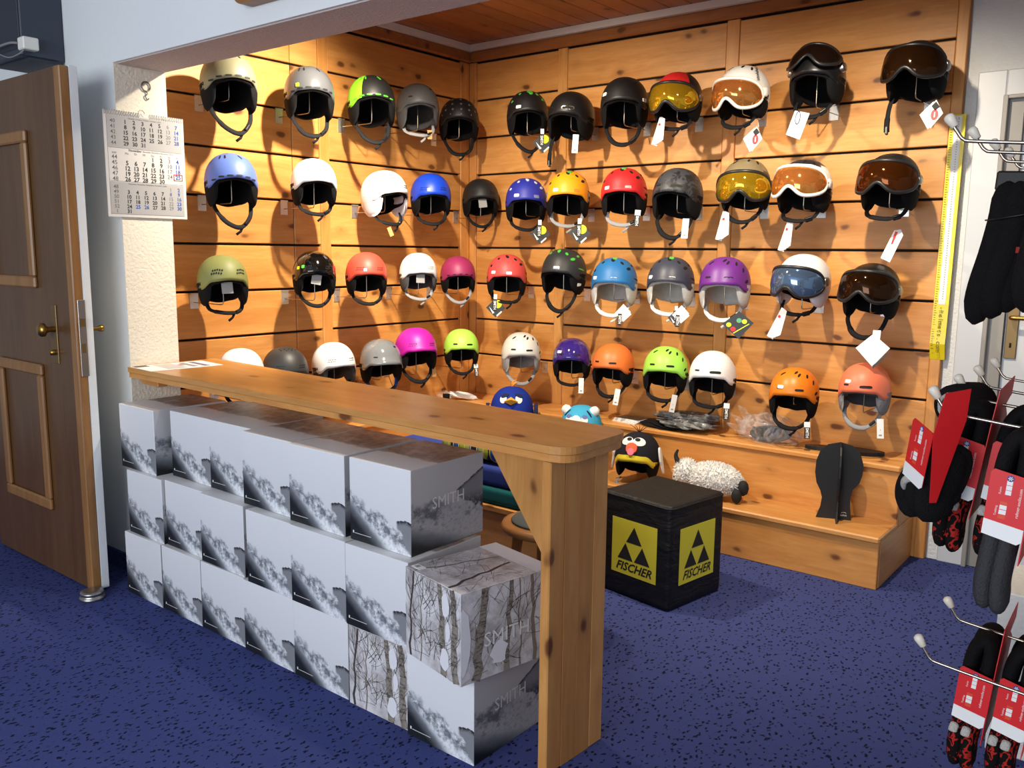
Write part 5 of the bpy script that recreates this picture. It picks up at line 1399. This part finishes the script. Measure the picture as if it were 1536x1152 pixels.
fp = thing('foil_packets', 'pile of glossy clear packets with black goods on the upper step', 'packets', (-2.02, 3.90, ZU), (0, 0, rad(6)))
BLKGOODS = fabric('black_goods', (24, 24, 25), .7, 200, .6)
FOIL = clear_mat('shiny_film', (0.7, 0.7, 0.7), 0.85, 0.08)
for k, (x, y, z, rx, ry, rz_, sd) in enumerate(((-0.06, 0.03, 0.0, 0.15, 0.10, 0.018, 11), (0.05, 0.0, 0.022, 0.13, 0.09, 0.018, 12), (0.07, 0.05, 0.046, 0.11, 0.08, 0.018, 13), (-0.02, 0.06, 0.048, 0.11, 0.07, 0.018, 14))):
    o = crumpled(rx, ry, rz_, sd, 0.3).build('black_goods', BLKGOODS, fp, (x, y, z)); o.rotation_euler = (0, 0, k * 0.3 - .3)
    if k: 
        q = crumpled(rx * 1.12, ry * 1.12, rz_ * 1.25, sd + 20, 0.4).build('film', FOIL, fp, (x + .01, y - .005, max(0, z - 0.001))); q.rotation_euler = (0, 0, k * 0.3 - .3)
bk = thing('booklets', 'small stack of dark-covered booklets left of the glossy packets', 'booklets', (-2.30, 3.90, ZU), (0, 0, rad(-4)))
for k in range(4):
    o = MB().box(-0.075, 0.075, -0.045, 0.045, 0, 0.004).build('pages', PAPER, bk, (0.004 * k, 0.003 * k, 0.0052 * k)); o.rotation_euler = (0, 0, 0.05 * (k - 1.5))
MB().box(-0.072, 0.072, -0.044, 0.044, 0, 0.0012).build('cover', plain('dark_cover', (58, 54, 52), .4), bk, (0.012, 0.010, 0.0201))
rb = thing('wrapped_roll', 'white item in crumpled clear film with black foam on the left upper step', 'packet', (-3.44, 3.80, ZU - 0.0005), (0, 0, rad(40)))
o = crumpled(0.085, 0.03, 0.022, 41, 0.25).build('white_packet', plain('white_foil', (226, 226, 226), .2), rb, (0.04, 0, 0.004)); o.rotation_euler = (0, rad(10), 0); o.location.z = 0.012
crumpled(0.06, 0.04, 0.034, 42, 0.4).build('film', CLEAR, rb, (-0.06, 0.0, 0.0))
MB().tube([(-0.075, -0.035, 0.022), (-0.035, -0.035, 0.022)], 0.021, 14).build('black_foam', BLACKFOAM, rb)

# ------------------------------------------------------------------ yellow measuring strip at the end of the slat wall
ru = thing('measuring_strip', 'long yellow measuring strip with white centre hanging at the slat wall end', 'ruler', (-0.875, YW - 0.012, 0.905), (0, rad(0.3), 0))
YEL = plain('ruler_yellow', (236, 214, 30), 0.3)
RL = 1.03
bend = [(0.0, 0.008), (0.03, -0.002), (0.07, -0.016), (0.12, -0.012), (0.22, -0.008), (0.4, -0.006), (0.7, -0.004), (RL, -0.003)]
m = MB(); m.grid([[(-0.030, yy, z), (0.030, yy, z), (0.030, yy + 0.003, z), (-0.030, yy + 0.003, z)] for z, yy in bend], 0, closed=True, smooth=False)
m.build('strip', YEL, ru)
m = MB(); m.grid([[(-0.012, yy - 0.0012, z), (0.016, yy - 0.0012, z)] for z, yy in [(0.24, -0.0078), (0.4, -0.006), (0.7, -0.004), (RL - 0.006, -0.003)]], 0, smooth=False)
m.build('white_scale', PAPER, ru)
m = MB()
for i in range(95):
    z = 0.05 + i * 0.0102
    yy = -0.020 if z < 0.14 else -0.0105 + (z - 0.14) * 0.006
    m.box(-0.026, -0.018 if i % 5 else -0.014, yy - 0.0005, yy, z, z + 0.0016)
    if z > 0.26: m.box(0.002, 0.006, yy - 0.0008, yy - 0.0003, z, z + 0.0022)
for i, ch in enumerate('-helmets.com'):
    m.text(ch, 0.026, M=frame((0.004, -0.019 if i > 5 else -0.0155, 0.225 - i * 0.0165), (0, 0, -1), (1, 0, 0)), bold=0.008)
m.build('graduation', plain('ruler_ink', (110, 96, 24), .6), ru)
MB().tube([(0.004, -0.0045, RL - 0.015), (0.004, 0.010, RL - 0.015)], 0.003, 8).build('nail', STEEL, ru)

# ------------------------------------------------------------------ sock display at the right
SX = -0.085
db = thing('display_board', 'white upright display board carrying the sock hooks', 'display', (0, 0, 0))
MB().box(SX, SX + 0.02, 1.45, 2.55, 0.0, 1.80, bev=0.003).build('board', PAINT, db)
MB().box(SX + 0.021, SX + 0.22, 1.9, 2.0, 0.0, 0.03, bev=0.003).build('foot', PAINT, db)
tag(MB().box(-0.345, SX - 0.002, 2.56, 2.83, 0.0, 0.46, bev=0.004).build('plinth', PLASTER), 'low white rough-plastered plinth on the carpet behind the socks', 'plinth')
CAPM = plain('cream_cap', (232, 224, 206), 0.4)
def sock_hook(y, z, label):
    r = thing('sock_hook', label, 'hook', (SX, y, z), (0, 0, 0), 'white-capped wire hooks for socks')
    # arm runs out towards -x and turns up at its tip
    pts = smooth_path([(0, 0, -0.055), (-0.10, 0, -0.047), (-0.245, 0, -0.033), (-0.268, 0, -0.028), (-0.278, 0, -0.016), (-0.286, 0, -0.004)], 4)
    MB().tube(pts, 0.0032, 8).build('arm', WIRE, r)
    t = V((-0.55, 0, 0.83)); M = frame((-0.284, 0, -0.006), (0, 1, 0), t.cross(V((0, 1, 0)))) 
    q = t.to_track_quat('Z', 'Y').to_matrix().to_4x4(); q.translation = V((-0.283, 0, -0.006))
    MB().lathe([(0.0042, 0.0), (0.0065, 0.001), (0.0095, 0.018), (0.0085, 0.023), (0.004, 0.026), (0.0, 0.0265)], 14, M=q).build('cap', CAPM, r)
for row, (ys, z, nm) in enumerate((((1.708, 1.901, 2.116, 2.289), 1.580, 'upper'), ((1.759, 1.971, 2.167, 2.36), 1.091, 'middle'), ((1.812, 2.064), 0.576, 'lower'))):
    for i, y in enumerate(ys):
        sock_hook(y, z, 'cream-capped wire sock hook, %s row, %s from the front' % (nm, ('first', 'second', 'third', 'fourth')[i]))

KNIT = fabric('black_knit', (22, 21, 22), .95, 260, 1.0)
KNITG = fabric('charcoal_knit', (62, 62, 64), .95, 220, 1.0)
GREYTOE = fabric('pale_grey_knit', (186, 182, 176), .95, 260, 1.0)
BROWNSOLE = fabric('brown_knit', (84, 52, 40), .95, 260, 1.0)
def letters_mat():
    t = NT('black_knit_red_letters'); co = t.coord()
    v = t.n('ShaderNodeTexBrick'); 
    t.put(v.inputs['Vector'], t.mapping(co, (1, 1, 1), rot=(0.3, 0.5, 0.2))); v.inputs['Scale'].default_value = 34; v.inputs['Mortar Size'].default_value = 0.012
    n = t.noise(co, 62, 1, 0.4, dist=0.8)
    f = t.math('MULTIPLY', t.step(n, 0.56, 0.58), t.math('SUBTRACT', 1.0, t.step(n, 0.66, 0.68)))
    t.set(t.mix(f, srgb(22, 20, 20), srgb(176, 44, 38)), .95, spec=.1); t.bump(t.noise(co, 260, 2), 0.8, 0.003)
    return t.mat
LETTERS = letters_mat()
REDCARD = plain('red_card', (216, 34, 38), 0.45); REDDARK = REDCARD
def sock_tube(pts, w, t):
    P = smooth_path(pts, 5); n = len(P)
    f = [min(1.0, (min(i, n - 1 - i) / (n * .16)) ** .5 * .9 + .12) for i in range(n)]
    return MB().tube(P, [t * q for q in f], 12, rx=[w * q for q in f], up=(0, 1, 0))
def sock_pack(loc, rz, lean, label, lower=LETTERS, toe=True, s=1.0, length=0.315, dz=0.0, loops=True, yd=1.0):
    """pair of folded socks in a red card sleeve, flat across the hook; the hook runs through its header along x"""
    r = thing('sock_pack', label, 'socks', loc, (0, rad(lean), rad(rz)), 'sock packs in red card sleeves'); r.scale = (s, s, s)
    mc = frame((0, 0, 0), (0, 1, 0), (0, 0, 1))
    MB().prism([(-0.088, -0.05), (-0.080, 0.034), (-0.030, 0.042), (-0.026, -0.02), (-0.052, -0.19), (-0.066, -0.19)] if yd < 0 else [(y_, z_) for y_, z_ in ((-0.088, -0.05), (-0.080, 0.030 + dz * .2), (0.070, 0.045), (0.085, 0.005), (0.035, -0.012), (0.085, -0.04), (0.085, -0.225 + dz), (-0.088 if yd > 0 else -0.05, -0.235 + dz))], -0.0008, 0.0008, M=mc).build('back_card', REDCARD, r)
    Mf = frame((0, -0.0875, dz), (1, 0, 0), (0, 0, 1))
    fl = MB().prism([(-0.064, -0.190), (-0.008, -0.198), (-0.001, -0.192), (0.0, -0.086), (-0.003, -0.080), (-0.060, -0.072), (-0.065, -0.078)], 0, 0.0012, M=Mf).build('printed_flap', REDCARD, r)
    MB().prism([(-0.064, -0.1905), (-0.008, -0.1985), (-0.001, -0.1925), (-0.001, -0.170), (-0.064, -0.163)], 0.0012, 0.0018, 0, M=Mf).build('white_stripe', PAPER, fl)
    m = MB()
    for i in range(3): m.box(-0.038, -0.029, -0.114 + 0.0088 * i, -0.1062 + 0.0088 * i, 0.0012, 0.0018, 0, M=Mf)
    for i in range(2): m.box(-0.043, -0.032, -0.150 + 0.0088 * i, -0.1424 + 0.0088 * i, 0.0012, 0.0018, 0, M=Mf)
    m.box(-0.043, -0.032, -0.158, -0.151, 0.0012, 0.0018, 2, M=Mf); m.box(-0.043, -0.032, -0.1325, -0.127, 0.0012, 0.0018, 2, M=Mf)
    m.prism([(-0.0335 + 0.0058 * cos(2 * pi * k / 14), -0.0845 + 0.0055 * sin(2 * pi * k / 14)) for k in range(14)], 0.0012, 0.0018, 1, M=Mf)
    for k in range(3): m.box(-0.004, 0.004, -0.0006, 0.0006, 0.0019, 0.0022, 0, M=Mf @ Matrix.Translation((-0.0335, -0.0845, 0)) @ Matrix.Rotation(k * pi / 3, 4, 'Z'))
    m.text('rohner-socks.com', 0.0072, 0, Mf @ Matrix.Translation((-0.015, -0.125, 0.0018)) @ Matrix.Rotation(rad(90), 4, 'Z'))
    m.text('Fusion', 0.005, 0, Mf @ Matrix.Translation((-0.046, -0.108, 0.0018)) @ Matrix.Rotation(rad(90), 4, 'Z'))
    m.text('Trekking', 0.005, 0, Mf @ Matrix.Translation((-0.048, -0.145, 0.0018)) @ Matrix.Rotation(rad(90), 4, 'Z'))
    tag(m.build('flap_print', [PAPER, plain('badge_blue', (60, 60, 140), .5), plain('flap_orange', (222, 76, 44), .5)], fl), kind='stuff')
    # folded cuffs above, feet below
    if loops:
        for k, (y, t_) in enumerate(((-0.040, 0.036), (0.032, 0.034))):
            sock_tube([(-0.052, y, -0.17 + dz), (-0.053, y, -0.08 + dz), (-0.046, y, -0.034 + dz), (-0.030, y, -0.014 + dz - 0.008 * k), (-0.019, y, -0.036 + dz), (-0.018, y, -0.09 + dz), (-0.018, y, -0.17 + dz)], 0.015, t_).build('cuff', KNIT, r)
    else:
        sock_tube([(-0.055, -0.02, -0.10 + dz), (-0.060, -0.03, -0.17 + dz), (-0.066, -0.03, -0.24 + dz), (-0.050, -0.02, -0.275 + dz)], 0.016, 0.04).build('cuff', KNIT, r)
        sock_tube([(-0.036, -0.078, -0.185 + dz), (-0.062, -0.082, -0.205 + dz), (-0.082, -0.066, -0.235 + dz)], 0.008, 0.006).build('grey_edge', GREYTOE, r)
        sock_tube([(-0.040, -0.040, -0.16 + dz), (-0.074, -0.050, -0.20 + dz), (-0.086, -0.044, -0.25 + dz), (-0.06, -0.03, -0.285 + dz)], 0.020, 0.034).build('cuff', KNIT, r)
    for k, (x, y, dl) in enumerate(((-0.047, -0.026, 0.0), (-0.024, -0.022, -0.008), (-0.034, 0.036 * max(yd, 0), 0.012))):
        sock_tube([(x, y, -0.12 + dz), (x - 0.002, y - 0.010, -0.20 + dz), (x - 0.004, y - 0.016, -length + 0.05 + dz), (x + 0.003, y - 0.004, -length + dl + dz)], 0.018, 0.044).build('foot', lower, r)
    if toe:
        for x in (-0.054, -0.030): sock_tube([(x, -0.084, -0.206 + dz), (x - 0.001, -0.094, -0.216 + dz), (x - 0.001, -0.095, -0.224 + dz)], 0.009, 0.005).build('heel_patch', GREYTOE, r)
    return r
sock_pack((-0.296, 1.760, 1.072), -42, 10, 'black sock pack with grey edge in a red sleeve at the hook tip', KNIT, False, 0.98, 0.27, 0.035, False, -0.45)
sock_pack((-0.292, 1.971, 1.062), 0, 7, 'black and red patterned sock pack, first one on the second middle hook')
sock_pack((-0.216, 1.971, 1.059), 0, 7, 'black and red patterned sock pack behind the charcoal pair')
sock_pack((-0.186, 1.760, 1.054), 0, 4, 'charcoal ribbed sock pack in a red sleeve on the front middle hook', KNITG, False, 1.0, 0.335)
sock_pack((-0.254, 2.064, 0.547), 0, 5, 'black and red patterned sock pack, first one on the lower hook')
sock_pack((-0.178, 2.064, 0.544), 0, 5, 'black and red patterned sock pack, second one on the lower hook')
# rolled sock end seen behind the first pack
rs = thing('rolled_socks', 'rolled black and grey socks behind the first red sleeve', 'socks', (-0.362, 1.985, 1.045), (0, 0, rad(-20)))
Ms = Matrix.Rotation(rad(90), 4, 'X')
MB().lathe([(0.0, 0.050), (0.034, 0.050), (0.044, 0.044), (0.047, 0.0), (0.044, -0.04), (0.0, -0.05)], 28, M=Ms).build('roll', KNIT, rs)
sp_ = [(0.008 + 0.0025 * k * 0.45) for k in range(24)]
MB().tube([(q * cos(k * .52), -0.050, q * sin(k * .52)) for k, q in enumerate(sp_)], 0.004, 6).build('spiral_edge', GREYTOE, rs)
# long black socks on the upper hooks
def long_socks(loc, rz, lean, label, s=1.0):
    r = thing('hanging_socks', label, 'socks', loc, (0, rad(lean), rad(rz)), 'long black socks on the upper hooks'); r.scale = (s, s, s)
    MB().box(-0.045, 0.05, -0.030, 0.030, -0.035, 0.006, bev=0.004).build('header', plain('black_header', (30, 30, 32), .6), r)
    for k, (x, y) in enumerate(((-0.020, -0.030), (0.002, -0.036), (0.020, -0.024), (0.0, 0.016))):
        sock_tube([(x, y, -0.015), (x + 0.002, y, -0.08), (x - 0.006, y - 0.004, -0.16), (x - 0.018, y - 0.006, -0.235), (x - 0.026 + 0.010 * k, y, -0.318 + 0.016 * k)], 0.030, 0.034).build('sock', KNIT, r)
    m = MB()
    for (x, z) in ((0.026, -0.155), (0.030, -0.195)): m.box(x - 0.007, x + 0.007, -0.0745, -0.071, z - 0.006, z + 0.006)
    m.build('red_mark', plain('red_thread', (150, 44, 38), .9), r)
    sock_tube([(0.044, -0.02, -0.13), (0.034, -0.025, -0.20), (0.006, -0.03, -0.285)], 0.012, 0.022).build('sole', BROWNSOLE, r)
    MB().tube([(-0.050, -0.045, -0.097), (-0.02, -0.078, -0.094), (0.05, -0.078, -0.078), (0.075, -0.03, -0.066)], 0.0016, 6).build('tie', BLACKPL, r)
    return r
long_socks((-0.318, 2.116, 1.520), 0, 3, 'long black socks hanging in front of the white door frame')
long_socks((-0.212, 1.901, 1.565), 0, 0, 'second pair of long black socks hanging at the front upper hook')
